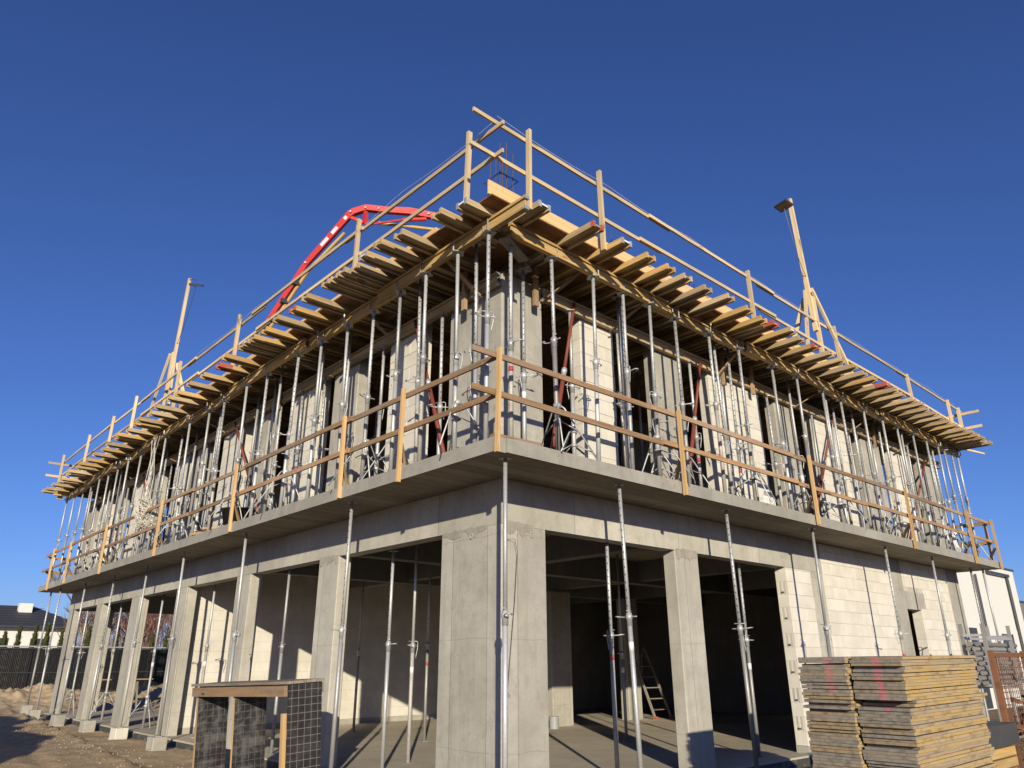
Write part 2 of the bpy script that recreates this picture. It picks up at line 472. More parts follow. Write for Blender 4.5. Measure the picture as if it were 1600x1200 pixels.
CACHE = {}
def plank_mesh(L, w, h, mat):
    k = ('p', round(L, 2), round(w, 4), round(h, 4), mat)
    if k not in CACHE:
        me = MB().box((0, -w/2, -h/2), (round(L, 2), w/2, h/2)).mesh('plank')
        me.materials.append(MAT[mat]); CACHE[k] = me
    return CACHE[k]
def frame(a, b, upv=(0,0,1)):
    a = V(a); b = V(b); x = (b-a).normalized(); u = V(upv)
    if abs(x.dot(u)) > 0.98: u = V((0,1,0)) if abs(x.y) < 0.9 else V((1,0,0))
    y = u.cross(x).normalized(); z = x.cross(y)
    return Matrix(((x.x,y.x,z.x,a.x),(x.y,y.y,z.y,a.y),(x.z,y.z,z.z,a.z),(0,0,0,1))), (b-a).length
def plank(name, a, b, w, h, mat, parent=None, upv=(0,0,1)):
    M, L = frame(a, b, upv)
    return ob(name, plank_mesh(L, w, h, mat), None, parent, M)

ONES = ['','first','second','third','fourth','fifth','sixth','seventh','eighth','ninth','tenth','eleventh','twelfth','thirteenth','fourteenth','fifteenth','sixteenth','seventeenth','eighteenth','nineteenth']
TENS = {2:('twentieth','twenty'),3:('thirtieth','thirty'),4:('fortieth','forty'),5:('fiftieth','fifty'),6:('sixtieth','sixty')}
def nth(n):
    if n < 20: return ONES[n]
    t, o = divmod(n, 10)
    return TENS[t][0] if o == 0 else TENS[t][1]+'-'+ONES[o]
J = lambda a: random.uniform(-a, a)

# ------------------------------------------------------------------ ground
def sig(v): return 1/(1+math.exp(-max(-40, min(40, v))))
def ground_z(x, y):
    n1 = noise.noise(V((x*0.5, y*0.5, 0))); n2 = noise.noise(V((x*1.7, y*1.7, 3))); n3 = noise.noise(V((x*5.1, y*5.1, 6)))
    z = -0.15 + 0.03*n1 + 0.03*n2 + 0.014*n3
    if 1.0 < x < 17.7 and 1.0 < y < 24.0: return -0.28
    if x > -0.4 and y > 1: z = min(z, -0.12+0.01*n3)
    # sand bank between the building and the fence
    b = math.exp(-((y-30.0)/2.3)**2) * (0.72 + 0.30*noise.noise(V((x*0.35, y*0.3, 7))))
    b *= sig((14-abs(x-4))*0.8)
    z += max(0, b) * (1 + 0.3*noise.noise(V((x*1.2, y*1.2, 1))) + 0.16*n3)
    # long unseen ridge off the left edge, added to cast a shadow inward
    z += 2.75*math.exp(-((x+7.2)/1.3)**2) * sig((y-3.4)*2.2) * sig((18.5-y)*1.2) * (1+0.16*noise.noise(V((x*0.8, y*0.8, 5))))
    # edge of the haul road, a small step down towards the building
    xc = -0.75 + (y-11)*0.07 + 0.16*noise.noise(V((1, y*0.9, 2))) + 0.07*noise.noise(V((4, y*3.1, 2)))
    k = sig((xc-x)*11) * sig((y-8.3)*1.6) * sig((27-y)*1.0)
    z += 0.19*k + 0.10*math.exp(-((x-xc+0.12)/0.16)**2) * sig((y-8.6)*1.6) * sig((26-y)*1.0) * max(0, 0.5+n2+0.6*n3)
    # wheel ruts
    for o_ in (-2.1, -3.5):
        z -= 0.05*math.exp(-((x-o_-(y-10)*0.05)/0.17)**2) * (0.7+0.5*n2)
    if y > 33: z += min(0.35, (y-33)*0.1)
    return z
def axis(c, near, step, far):
    out = []; p = 0.0; s = step
    while p < far:
        out.append(p)
        if p > near: s *= 1.22
        p += s
    out.append(far)
    return sorted(set([c-q for q in out] + [c+q for q in out]))
xs = axis(-0.5, 6.0, 0.085, 1500); ys = axis(13.5, 20.0, 0.10, 1500)
gv = [(x, y, ground_z(x, y)) for y in ys for x in xs]
nx = len(xs)
gf = [(j*nx+i, j*nx+i+1, (j+1)*nx+i+1, (j+1)*nx+i) for j in range(len(ys)-1) for i in range(nx-1)]
gme = bpy.data.meshes.new('ground'); gme.from_pydata(gv, [], gf); gme.update()
for p_ in gme.polygons: p_.use_smooth = True
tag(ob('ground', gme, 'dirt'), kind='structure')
# stones and clods on the ground
mb = MB()
def rock(mb, c, r):
    i = len(mb.v)
    pts = [(1,0,0),(-1,0,0),(0,1,0),(0,-1,0),(0,0,1),(0,0,-1)]
    for q in pts:
        k = r*random.uniform(0.6, 1.2); mb.v.append((c[0]+q[0]*k, c[1]+q[1]*k, c[2]+q[2]*k*0.7))
    for q in ((0,2,4),(2,1,4),(1,3,4),(3,0,4),(2,0,5),(1,2,5),(3,1,5),(0,3,5)): mb.f.append(tuple(i+k for k in q))
for _ in range(450):
    x = random.uniform(-5, 0.7); y = random.uniform(3, 27)
    rock(mb, (x, y, ground_z(x, y)), random.choice([0.006, 0.010, 0.013, 0.022]) * random.uniform(0.6, 1.3))
for _ in range(350):
    x = random.gauss(-0.9, 0.5); y = random.uniform(8, 20)
    rock(mb, (x, y, ground_z(x, y)), random.uniform(0.01, 0.04))
tag(ob('rubble_stones', mb, 'stone'), 'scattered stones and clods on the brown dirt beside the building', 'stones', kind='stuff')

# ------------------------------------------------------------------ building
W = 0.974                         # plane of the outer walls
ZB, ZS, ZT = 3.27, 3.878, 4.06    # beam soffit, slab soffit, slab top
ZP = 7.08                         # underside of the eaves beams
XE, YE = 17.76, 23.95
bld = thing('unfinished_building', 'two-storey concrete and white block building shell under construction with projecting slab', 'building')
def chamfer_col(x0, y0, x1, y1, z0, z1, c=0.015):
    return MB().prism([(x0+c,y0),(x1-c,y0),(x1,y0+c),(x1,y1-c),(x1-c,y1),(x0+c,y1),(x0,y1-c),(x0,y0+c)], z0, z1)
# floor slab and first-floor slab
fs = ob('floor_slab', MB().box((0.86, 0.86, -0.30), (17.9, 24.1, 0.0)), 'floor', bld)
ob('edge_membrane', MB().box((0.845, 0.90, -0.28), (0.857, 24.1, -0.03)).box((0.90, 0.845, -0.28), (17.9, 0.857, -0.03)), 'bitumen', fs)
ob('first_floor_slab', MB().prism([(0,0.0),(0.16,0.0),(0.16,-0.035),(18.09,-0.035),(18.09,24.47),(0,24.47)], ZS, ZT), 'slab', bld)
# ring beams round the ground floor
tw = 0.25
ob('ring_beam', MB().prism([(W, W+0.02), (9.82, W+0.02), (9.82, W+tw+0.02), (W+tw, W+tw+0.02), (W+tw, YE), (W, YE)], ZB, ZS-0.002), 'beam', bld)
ob('ring_beam', MB().box((9.3, 23.7, ZB), (17.7, YE, ZS-0.002)).box((W+tw+0.01, 23.7, ZB), (9.28, YE, ZS-0.002)), 'beam', bld)
for y in (5.6, 9.2):
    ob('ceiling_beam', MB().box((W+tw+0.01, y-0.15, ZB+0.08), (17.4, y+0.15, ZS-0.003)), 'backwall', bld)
for x in (5.1, 9.5, 13.5):
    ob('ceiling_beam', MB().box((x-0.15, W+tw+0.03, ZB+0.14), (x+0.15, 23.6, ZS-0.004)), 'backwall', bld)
WR = W+0.02
LCOL = [(5.26,5.97),(8.88,9.59),(12.50,13.21),(16.10,16.85),(19.78,20.43),(23.30,23.95)]
G = ZB-0.003
# corner pillar, L-shaped
c = 0.02
ob('corner_pillar', MB().prism([(W+0.002+c, WR+0.002),(1.80-c,WR+0.002),(1.80,WR+0.002+c),(1.80,WR+tw),(W+tw,WR+tw),(W+tw,2.32),(W+0.002+c,2.32),(W+0.002,2.32-c),(W+0.002,WR+0.002+c)], -0.02, G), 'concrete', bld)
for y0, y1 in LCOL:
    ob('column', chamfer_col(W+0.004+J(0.004), y0, W+tw+J(0.01), y1, -0.02, G), 'concrete', bld)
ob('column', chamfer_col(4.76, WR+0.004, 5.41, WR+tw, -0.02, G), 'concrete', bld)
for x0, x1, y0, y1 in ((9.1,9.85,8.27,8.55),(12.4,13.0,8.5,8.8),(2.0,2.35,23.62,23.9),(5.4,5.9,23.62,23.9),(9.0,9.5,23.62,23.9),(13,13.5,23.62,23.9)):
    ob('column', chamfer_col(x0, y0, x1, y1, -0.02, ZB+0.07), 'concrete', bld)
# right-hand ground floor wall: concrete strips, lintel and blocks
ob('column', MB().box((9.30, WR+0.002, -0.02), (9.80, WR+tw, ZB-0.004)), 'concrete', bld)
ob('column', MB().box((13.17, WR+0.006, -0.02), (13.89, WR+tw, ZS-0.004)), 'rough', bld)
ob('lintel', MB().box((13.892, WR-0.002, 2.72), (15.05, WR+tw, 3.13)), 'rough', bld)
ob('column', MB().box((16.87, WR+0.004, -0.02), (17.74, WR+tw, ZS-0.004)), 'rough', bld)

BH, BL = 0.24, 0.59
BLOCKM = {}
def block_mesh(L, d, h, kind=0):
    k = (round(L, 2), round(d, 2), round(h, 3), kind)
    if k not in BLOCKM:
        L, d, h = k[0], k[1], k[2]
        mb = MB()
        c = 0.004
        if kind == 0:
            # chamfered arrises on the outer face
            mb.v += [(0,c,0),(L,c,0),(L,d,0),(0,d,0),(0,c,h),(L,c,h),(L,d,h),(0,d,h),(c,0,c),(L-c,0,c),(L-c,0,h-c),(c,0,h-c)]
            mb.f += [(0,3,2,1),(4,5,6,7),(1,2,6,5),(2,3,7,6),(3,0,4,7),(8,9,10,11),(0,1,9,8),(1,5,10,9),(5,4,11,10),(4,0,8,11)]
        else:
            # tongue-and-groove end with vertical ribs at the left-hand end
            g = 0.014
            ys_ = [0, 0.055, 0.065, 0.095, 0.105, 0.14, 0.15, 0.18, 0.19, d]
            xo = [0, 0, g, g, 0, 0, g, g, 0, 0]
            poly = [(xo[i], ys_[i]) for i in range(10)][::-1] + [(0, 0), (L, 0), (L, d)][1:]
            poly = [(L, 0), (L, d)] + [(xo[i], ys_[i]) for i in range(9, -1, -1)]
            mb.prism(poly, 0, h)
        me = mb.mesh('block'); me.materials.append(MAT['block']); BLOCKM[k] = me
    return BLOCKM[k]
def wall(parent, facing, plane, u0, u1, z0, z1, d=0.24, holes=(), phase=0.0, jamb=False, single=True):
    """a block wall; facing 'y' = outer face looks towards -y and runs along x; facing 'x' = looks towards -x and runs along y"""
    inset = 0.007
    mbc = MB()
    segs = [(u0, u1, z0, z1)]
    for h in holes:
        new = []
        for s in segs:
            a0, a1, b0, b1 = s
            if h[0] >= a1 or h[1] <= a0 or h[2] >= b1 or h[3] <= b0: new.append(s); continue
            if h[0] > a0: new.append((a0, h[0], b0, b1))
            if h[1] < a1: new.append((h[1], a1, b0, b1))
            if h[3] < b1: new.append((max(a0, h[0]), min(a1, h[1]), h[3], b1))
            if h[2] > b0: new.append((max(a0, h[0]), min(a1, h[1]), b0, h[2]))
        segs = new
    for a0, a1, b0, b1 in segs:
        e = 0.006
        if facing == 'y': mbc.box((a0+e, plane+inset, b0), (a1-e, plane+d-0.004, b1-0.003))
        else: mbc.box((plane+inset, a0+e, b0), (plane+d-0.004, a1-e, b1-0.003))
    core = ob('block_wall', mbc, 'mortar', parent)
    rows = int(math.ceil((z1-z0)/BH - 0.08))
    joined = MB()
    gap = 0.004
    for r in range(rows):
        zb = z0 + r*BH; zt = min(z1, zb+BH)
        cuts = [u0]
        u = u0 + (BL if r % 2 else BL/2) - phase
        while u < u1-0.12:
            if u > u0+0.1: cuts.append(u)
            u += BL
        cuts.append(u1)
        spans = []
        for a, b in zip(cuts[:-1], cuts[1:]):
            parts = [(a, b)]
            for h in holes:
                if zb+0.05 < h[3] and zt-0.05 > h[2]:
                    np_ = []
                    for pa, pb in parts:
                        if h[0] >= pb or h[1] <= pa: np_.append((pa, pb)); continue
                        if h[0]-pa > 0.05: np_.append((pa, h[0]))
                        if pb-h[1] > 0.05: np_.append((h[1], pb))
                    parts = np_
            spans += parts
        for a, b in spans:
            L = b-a-gap; hh = zt-zb-gap
            out = random.uniform(-0.003, 0.003)
            if single:
                kind = 1 if (jamb and a == u0 and r % 2) else 0
                me = block_mesh(L, d-0.01, hh, kind)
                if facing == 'y': M = Matrix.Translation((a+gap/2, plane+out, zb+gap/2))
                else: M = Matrix.Translation((plane+out, b-gap/2, zb+gap/2)) @ Matrix.Rotation(-math.pi/2, 4, 'Z')
                o = ob('block', me, None, core, M)
                if jamb and a == u0:
                    pass
            else:
                if facing == 'y': joined.box((a+gap/2, plane+out, zb+gap/2), (b-gap/2, plane+d-0.01, zt-gap/2))
                else: joined.box((plane+out, a+gap/2, zb+gap/2), (plane+d-0.01, b-gap/2, zt-gap/2))
    if not single:
        tag(ob('block_courses', joined, 'block', core), kind='stuff')
    return core
# ground floor right wall
wall(bld, 'y', WR, 8.31, 9.298, 0.12, ZB-0.004, jamb=True)
ob('footing_course', MB().box((8.33, WR+0.01, -0.01), (9.29, WR+tw, 0.118)), 'rough', bld)
wall(bld, 'y', WR, 9.822, 13.168, 0.12, ZS-0.004, phase=0.2)
wall(bld, 'y', WR, 13.892, 16.868, 0.12, ZS-0.004, holes=((13.892, 14.73, 0.12, 2.72), (13.892, 15.05, 2.72, 3.13)), phase=0.1)
# grip pockets at the exposed wall end
for r in range(13):
    if r % 2 == 1:
        z = 0.12 + r*BH + 0.02
        ob('grip_pocket', MB().box((8.3075, WR+0.09, z), (8.318, WR+0.15+J(0.02), z+0.035)), 'bitumen', bld)
# cross wall inside (seen through the left-hand openings) and back walls
wall(bld, 'y', 12.78, 1.235, 12.0, 0.13, ZS-0.01, single=False)
ob('footing_course', MB().box((1.24, 12.785, 0.0), (12.0, 13.0, 0.128)), 'rough', bld)
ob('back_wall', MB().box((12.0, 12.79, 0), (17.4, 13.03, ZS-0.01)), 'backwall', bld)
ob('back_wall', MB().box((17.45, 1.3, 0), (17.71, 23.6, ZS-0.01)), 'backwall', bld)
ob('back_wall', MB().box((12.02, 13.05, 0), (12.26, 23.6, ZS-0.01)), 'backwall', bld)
# upper storey columns and piers
ZC = 7.06
ob('corner_pillar', MB().prism([(W+c, WR),(1.80-c,WR),(1.80,WR+c),(1.80,WR+tw),(W+tw,WR+tw),(W+tw,2.26),(W+c,2.26),(W,2.26-c),(W,WR+c)], ZT-0.01, ZC), 'rough', bld)
for y0, y1 in LCOL:
    ob('column', chamfer_col(W+J(0.006), y0-0.2*(y0 < 6), W+tw, y1, ZT-0.01, ZC), 'rough', bld)
RCOL = [(4.60,5.42),(8.75,9.55),(12.9,13.95),(16.4,17.4)]
for x0, x1 in RCOL:
    ob('column', chamfer_col(x0, WR+J(0.006), x1, WR+tw, ZT-0.01, ZC), 'rough', bld)
LP = [(3.08,3.99),(6.55,7.85),(10.25,11.45),(13.85,14.85),(17.6,18.7),(21.1,22.4)]
RP = [(2.65,3.47),(6.28,8.10),(10.35,12.30),(14.6,15.8)]
for i, (a, b) in enumerate(LP): wall(bld, 'x', W, a, b, ZT, ZC, single=i < 2)
for i, (a, b) in enumerate(RP): wall(bld, 'y', WR, a, b, ZT, ZC, single=i < 3)
ob('stair_core', MB().box((6.2, 7.0, ZT), (11.5, 7.25, 7.2)).box((6.2, 7.27, ZT), (6.45, 20, 7.2)), 'rough', bld)
ob('partition_wall', MB().box((8.2, 4.6, ZT), (17.7, 4.84, 7.2)), 'rough', bld)
ob('partition_wall', MB().box((4.4, 9.4, ZT), (4.64, 22.0, 7.2)), 'rough', bld)
for x, y in ((5,5),(5,9.2),(5,13),(9.2,5),(13.4,5),(5,16.5),(16.8,5)):
    ob('column', chamfer_col(x, y, x+0.4, y+0.4, ZT-0.01, 7.2), 'rough', bld)
# anchor loops and patches on the corner pillar, bent tie wires
for pts in ([(W-0.008, 1.62+0.03*math.cos(a), 3.17+0.035*math.sin(a)) for a in [k*math.pi/5 for k in range(11)]],
            [(1.52+0.03*math.cos(a), WR-0.008, 3.17+0.035*math.sin(a)) for a in [k*math.pi/5 for k in range(11)]]):
    ob('anchor_loop', MB().tube(pts, 0.009, 5), 'rough', bld)
def smear(facing, plane, u0, u1, z0, z1, seed, par):
    rnd = random.Random(seed); n = 16; top = []; bot = []
    for k in range(n+1):
        u = u0+(u1-u0)*k/n
        top.append((u, z1+rnd.uniform(-0.012, 0.015))); bot.append((u, z0+rnd.uniform(-0.03, 0.035)+0.03*math.sin(k*0.9+seed)))
    bot[0] = (u0, (z0+z1)/2); bot[-1] = (u1, (z0+z1)/2+0.02)
    poly = top + bot[::-1]; m = len(poly); mb = MB()
    for off_ in (-0.006, 0.004):
        for u, z in poly: mb.v.append((u, plane+off_, z) if facing == 'y' else (plane+off_, u, z))
    mb.f.append(tuple(range(m))); mb.f.append(tuple(range(m, 2*m))[::-1])
    for k in range(m): mb.f.append((k, (k+1) % m, m+(k+1) % m, m+k))
    ob('mortar_smear', mb, 'smear', par)
smear('x', W, 1.30, 2.30, 3.20, 3.285, 1, bld); smear('y', WR, 1.02, 1.55, 3.17, 3.31, 2, bld)
smear('y', WR, 4.78, 5.39, 3.16, 3.30, 3, bld); smear('x', W, 5.30, 5.94, 3.19, 3.30, 4, bld)
tie = ob('tie_wire', MB().tube([(W+0.08, WR-0.01, 3.06),(W+0.16, WR-0.08, 3.07),(W+0.19, WR-0.10, 2.9),(W+0.15, WR-0.09, 2.3),(W+0.08,WR-0.07,1.55),(W+0.05,WR-0.06,1.2),(W+0.08,WR-0.07,1.15)], 0.004, 5), 'oldsteel')
tag(tie, 'thin bent dark tie wire hanging down the edge of the corner pillar', 'wire')
ob('drain_pipe_stub', MB().tube([(8.75,7.9,0),(8.75,7.9,0.28)], 0.12, 14), 'greyrail', bld)

# ------------------------------------------------------------------ steel props
def lathe_mesh(name, prof, n=10, mat='steel'):
    mb = MB()
    for k, (r, z) in enumerate(prof):
        for j in range(n):
            a = 2*math.pi*j/n
            mb.v.append((r*math.cos(a), r*math.sin(a), z))
    for k in range(len(prof)-1):
        for j in range(n):
            a = k*n+j; b = k*n+(j+1) % n
            mb.f.append((a, b, b+n, a+n))
    mb.f.append(tuple(range(n))[::-1]); mb.f.append(tuple((len(prof)-1)*n+j for j in range(n)))
    me = mb.mesh(name, True); me.materials.append(MAT[mat]); return me
RO, RI = 0.0325, 0.0265
def tube_mesh(r, L, mat, n=12):
    k = ('t', r, round(L, 2), mat)
    if k not in CACHE:
        CACHE[k] = lathe_mesh('tube', [(r, 0), (r, round(L, 2))], n, mat)
    return CACHE[k]
COLLAR = lathe_mesh('collar', [(0.034,-0.10),(0.038,-0.10),(0.038,-0.02),(0.046,-0.015),(0.046,0.03),(0.040,0.035),(0.040,0.06),(0.028,0.06)], 12)
mb = MB()
mb.tube([(-0.125,-0.02,0.0),(-0.10,-0.015,0.0),(-0.04,0.0,0.0),(0.04,0.0,0.0),(0.10,0.02,0.0),(0.155,0.05,0.01),(0.165,0.09,0.01),(0.13,0.11,0.01),(0.09,0.10,0.0)], 0.009, 6)
HANDLE = mb.mesh('handle', True); HANDLE.materials.append(MAT['steel'])
PIN = MB().tube([(0.0,0.08,0.065),(0.0,-0.075,0.065),(0.012,-0.085,0.05),(0.012,-0.085,-0.05),(0.012,-0.06,-0.17),(0.012,-0.062,-0.21)], 0.007, 6).mesh('pin', True); PIN.materials.append(MAT['steel'])
BASEP = MB().box((-0.065,-0.065,0),(0.065,0.065,0.008)).mesh('base_plate'); BASEP.materials.append(MAT['steeld'])
HEADP = MB().box((-0.065,-0.065,-0.008),(0.065,0.065,0)).mesh('head_plate'); HEADP.materials.append(MAT['steeld'])
mb = MB().box((-0.085,-0.085,-0.009),(0.085,0.085,0))
for sx in (-1, 1):
    for sy in (-1, 1):
        mb.box((sx*0.054-0.009, sy*0.072-0.009, 0.0), (sx*0.054+0.009, sy*0.072+0.009, 0.17))
FORK = mb.mesh('fork_head'); FORK.materials.append(MAT['steeld'])
STICK = lathe_mesh('sticker', [(RO+0.0012, 0), (RO+0.0012, 0.11)], 12, 'sticker')
STICKR = lathe_mesh('sticker', [(RO+0.0012, 0), (RO+0.0012, 0.07)], 12, 'redstick')
def prop(x, y, z0, z1, zc, head, label, group, lean=(0, 0), rz=None, sticker=None, top=None, worn=False):
    tp = V(top) if top else V((x+lean[0], y+lean[1], z1))
    a = V((x, y, z0)); d = (tp-a); L = d.length
    q = d.to_track_quat('Z', 'Y').to_matrix().to_4x4()
    rz = random.uniform(0, 6.28) if rz is None else rz
    M = Matrix.Translation(a) @ q @ Matrix.Rotation(rz, 4, 'Z')
    e = thing('steel_prop', label, 'prop', group=group, M=M)
    h = zc-z0
    T = Matrix.Translation
    ob('outer_tube', tube_mesh(RO, h, 'steelw' if worn else random.choice(('steel','steel','steel','steelw','steeld'))), None, e, T((0,0,0)), True)
    ob('inner_tube', tube_mesh(RI, L-h+0.1, 'steelh'), None, e, T((0,0,h-0.1)) @ Matrix.Rotation(0.4, 4, 'Z'), True)
    ob('collar', COLLAR, None, e, T((0,0,h)), True)
    ob('handle', HANDLE, None, e, T((0,0,h+0.01)), True)
    ob('locking_pin', PIN, None, e, T((0,0,h+0.02)) @ Matrix.Rotation(random.uniform(0, 6), 4, 'Z'), True)
    ob('base_plate', BASEP, None, e, T((0,0,0.001)), True)
    if head == 'fork': ob('fork_head', FORK, None, e, T((0,0,L)) @ Matrix.Rotation(-rz, 4, 'Z'), True)
    else: ob('head_plate', HEADP, None, e, T((0,0,L-0.001)) @ Matrix.Rotation(-rz, 4, 'Z'), True)
    s = sticker if sticker is not None else random.choice((None,)*7 + ('w', 'w', 'r'))
    if s: ob('sticker', STICK if s == 'w' else STICKR, None, e, T((0,0,h-random.uniform(0.3, 0.5))), True)
    return e
def conc_block(x, y, zt, zb, w, d, label, mat='rough', rz=0.0):
    h = zt-zb
    c_ = 0.012
    mb = MB()
    mb.prism([(-w/2+c_,-d/2),(w/2-c_,-d/2),(w/2,-d/2+c_),(w/2,d/2-c_),(w/2-c_,d/2),(-w/2+c_,d/2),(-w/2,d/2-c_),(-w/2,-d/2+c_)], 0, h*0.46)
    mb2 = MB()
    mb2.prism([(-w/2+c_+.01,-d/2),(w/2-c_,-d/2+.006),(w/2,-d/2+c_),(w/2-.005,d/2-c_),(w/2-c_,d/2),(-w/2+c_,d/2),(-w/2+.008,d/2-c_),(-w/2+.006,-d/2+c_)], h*0.46+0.002, h)
    e = thing('base_block', label, 'concrete block', group='blocks under the props', M=Matrix.Translation((x, y, zb)) @ Matrix.Rotation(rz, 4, 'Z'))
    ob('lower_block', mb, mat, e, Matrix.Identity(4), True)
    ob('upper_block', mb2, mat, e, Matrix.Identity(4), True)
# ground floor, outer row on the left
GL = [(0.28,3.77,0.02,'eighth'),(0.30,7.62,0.12,''),(0.35,11.06,0.12,''),(0.52,14.37,0.10,''),(0.50,17.25,0.12,''),(0.43,20.0,0.14,''),(0.29,22.38,0.19,''),(0.34,25.02-0.9,0.26,'')]
GLBL = 'propping the slab edge along the open left side'
for i, (x, y, zb, _) in enumerate(GL):
    prop(x, y, zb, ZS, 2.0+J(0.04), 'plate', '%s tall steel prop from the corner %s' % (nth(i+1).capitalize(), GLBL), 'outer ground-floor props on the left', lean=(J(0.04), J(0.04)))
    conc_block(x+J(0.04), y+J(0.04), zb-0.001, -0.30, 0.30, 0.34, ('Pale block' if i == 3 else 'Grey concrete block')+' under the %s prop from the corner on the left side' % nth(i+1), 'block' if i == 3 else 'rough', J(0.12))
prop(0.32, 0.18, -0.02, ZS, 2.03, 'plate', 'Tall steel prop standing in front of the corner pillar', 'ground-floor corner prop', rz=0.6, sticker='')
conc_block(0.32, 0.18, -0.022, -0.32, 0.35, 0.35, 'Concrete block under the prop in front of the corner pillar')
GR = [(2.52,0.13,-0.02),(5.20,0.17,-0.02),(8.0,0.21,-0.02),(11.31,0.24,-0.02),(13.95,0.27,-0.02),(17.1,0.45,-0.02),(17.68,0.29,-0.02)]
for i, (x, y, zb) in enumerate(GR):
    prop(x, y, zb, ZS, 2.06+J(0.05), 'plate', '%s tall steel prop right of the corner one, carrying the right slab edge' % nth(i+1).capitalize(), 'outer ground-floor props on the right', lean=(-0.06 if i == 0 else J(0.04), 0.06 if i < 2 else J(0.03)))
    conc_block(x, y, zb-0.002, -0.32, 0.45, 0.4, 'Concrete block under the %s prop on the right slab edge' % nth(i+1))
GI = [(1.42,4.25,'first left bay, left of the bright pair'),(2.27,4.80,'first left bay, right of the bright pair'),(1.22,7.62,'second left-hand bay from the corner'),(1.33,11.69,'third left-hand bay from the corner'),(1.33,15.3,'fourth left-hand bay from the corner'),(1.32,19.0,'fifth left-hand bay from the corner'),(1.19,22.3,'sixth left-hand bay from the corner')]
for i, (x, y, t_) in enumerate(GI):
    prop(x, y, 0.0, ZB+0.02 if x < 1.5 else ZS, 1.85+J(0.05), 'plate', 'Steel prop standing on the floor in the '+t_, 'ground-floor props inside the left bays', sticker='w' if i == 1 else None)
GK = [(3.31,1.20,'Weathered prop just inside the first right-hand bay, left of its neighbour',1.9),(7.15,1.30,'Steel prop just inside the bay beside the white block wall end',1.9),(7.67,4.68,'Prop with a white sticker deep in the bay beside the corner pillar',1.7),(11.08,7.23,'Slim prop standing near the ladder inside the ground floor',1.5),(4.71,10.66,'Dark prop deep inside, seen between the corner pillar and next column',1.8),(4.59,7.59,'Prop with a red sticker just left of the corner pillar inside',1.9),(8.04,11.6,'Farthest dark prop just left of the corner pillar inside',1.8)]
for x, y, l_, zc in GK:
    prop(x, y, 0.0, ZB+0.05 if y < 1.4 else ZS, zc, 'plate', l_, 'ground-floor props inside', sticker='w' if 'white' in l_ else ('r' if 'red' in l_ else ''), worn='Weathered' in l_)
# upper storey props
UL = [(0.17,0.38),(0.19,1.04),(0.20,1.84),(0.24,2.62),(0.26,3.46),(0.25,4.22),(0.23,5.17),(0.19,6.1),(0.19,7.36),(0.19,8.35),(0.24,9.62),(0.23,10.54),(0.21,11.67),(0.18,13.4),(0.18,14.27),(0.23,15.7),(0.18,16.59),(0.2,17.67),(0.25,18.89),(0.2,19.66),(0.25,20.92),(0.25,21.95),(0.25,23.0),(0.19,23.9)]
UR = [(1.32,0.2),(2.13,0.26),(2.88,0.26),(3.53,0.26),(4.3,0.25),(5.31,0.31),(6.27,0.28),(7.58,0.31),(8.52,0.30),(9.65,0.28),(10.57,0.3),(11.7,0.34),(12.75,0.36),(13.7,0.36),(14.6,0.36),(15.5,0.37),(16.3,0.38),(16.95,0.38),(17.45,0.38),(17.85,0.38)]
ry = lambda x: 0.24 + 0.008*x       # the right-hand eaves run slightly out of line
gul, gur = 'props under the left eaves', 'props under the right eaves'
for i, (x, y) in enumerate(UL):
    prop(x, y, ZT, ZP, ZT+random.uniform(1.25, 1.75), 'fork', '%s prop from the corner under the left roof eaves, outer row' % nth(i+1).capitalize(), gul, lean=(J(0.03), J(0.04)))
for i, (x, y) in enumerate(UR):
    prop(x, ry(x), ZT, ZP, ZT+random.uniform(1.25, 1.75), 'fork', '%s prop from the corner under the right roof eaves, outer row' % nth(i+1).capitalize(), gur, lean=(J(0.04), J(0.03)))
prop(0.55, 0.33, ZT, ZP+0.0, ZT+1.45, 'plate', 'Rust-stained upper prop right in front of the corner pillar edge', gur, worn=True)
prop(1.22, 0.80, ZT, ZP, ZT+1.3, 'fork', 'Upper prop carrying the short beam end beside the corner pillar', gur)
ZI = 6.80
IL = [(0.885,y_) for y_ in (2.33,4.09,6.14,7.1,8.1,9.2,10.1,11.6,12.3,13.5,14.9,16.0,17.2,18.9,19.6,21.0,22.6)]
IR = [(x_,0.925) for x_ in (2.35,3.55,4.45,5.6,6.6,8.38,9.38,10.2,11.2,12.5,13.4,14.35,15.6,16.2,17.5)]
for i, (x, y) in enumerate(IL):
    prop(x, y, ZT, ZI, ZT+random.uniform(1.1, 1.6), 'plate', '%s prop from the corner close against the upper left wall piers' % nth(i+1).capitalize(), gul, lean=(J(0.01), J(0.05)))
for i, (x, y) in enumerate(IR):
    prop(x, y, ZT, ZI, ZT+random.uniform(1.1, 1.6), 'plate', '%s prop from the corner close against the upper right wall piers' % nth(i+1).capitalize(), gur, lean=(J(0.05), J(0.03)))
prop(0.80, 1.38, ZT, 6.72, ZT+1.2, 'plate', 'Shorter prop close to the left face of the upper corner pillar', gul)
XL = [(0.42,0.9),(0.46,2.3),(0.45,5.6),(0.42,7.3),(0.42,10.3),(0.42,12.9),(0.42,15.0),(0.42,18.0),(0.42,21.3)]
XR = [(3.1,0.5),(5.9,0.5),(7.9,0.52),(10.1,0.5),(12.2,0.5),(14.2,0.52),(16.4,0.52)]
for i, (x, y) in enumerate(XL):
    prop(x, y, ZT, ZP+0.195, ZT+random.uniform(1.1, 1.7), 'plate', '%s extra prop from the corner close behind the outer left row' % nth(i+1).capitalize(), gul, lean=(J(0.04), J(0.06)))
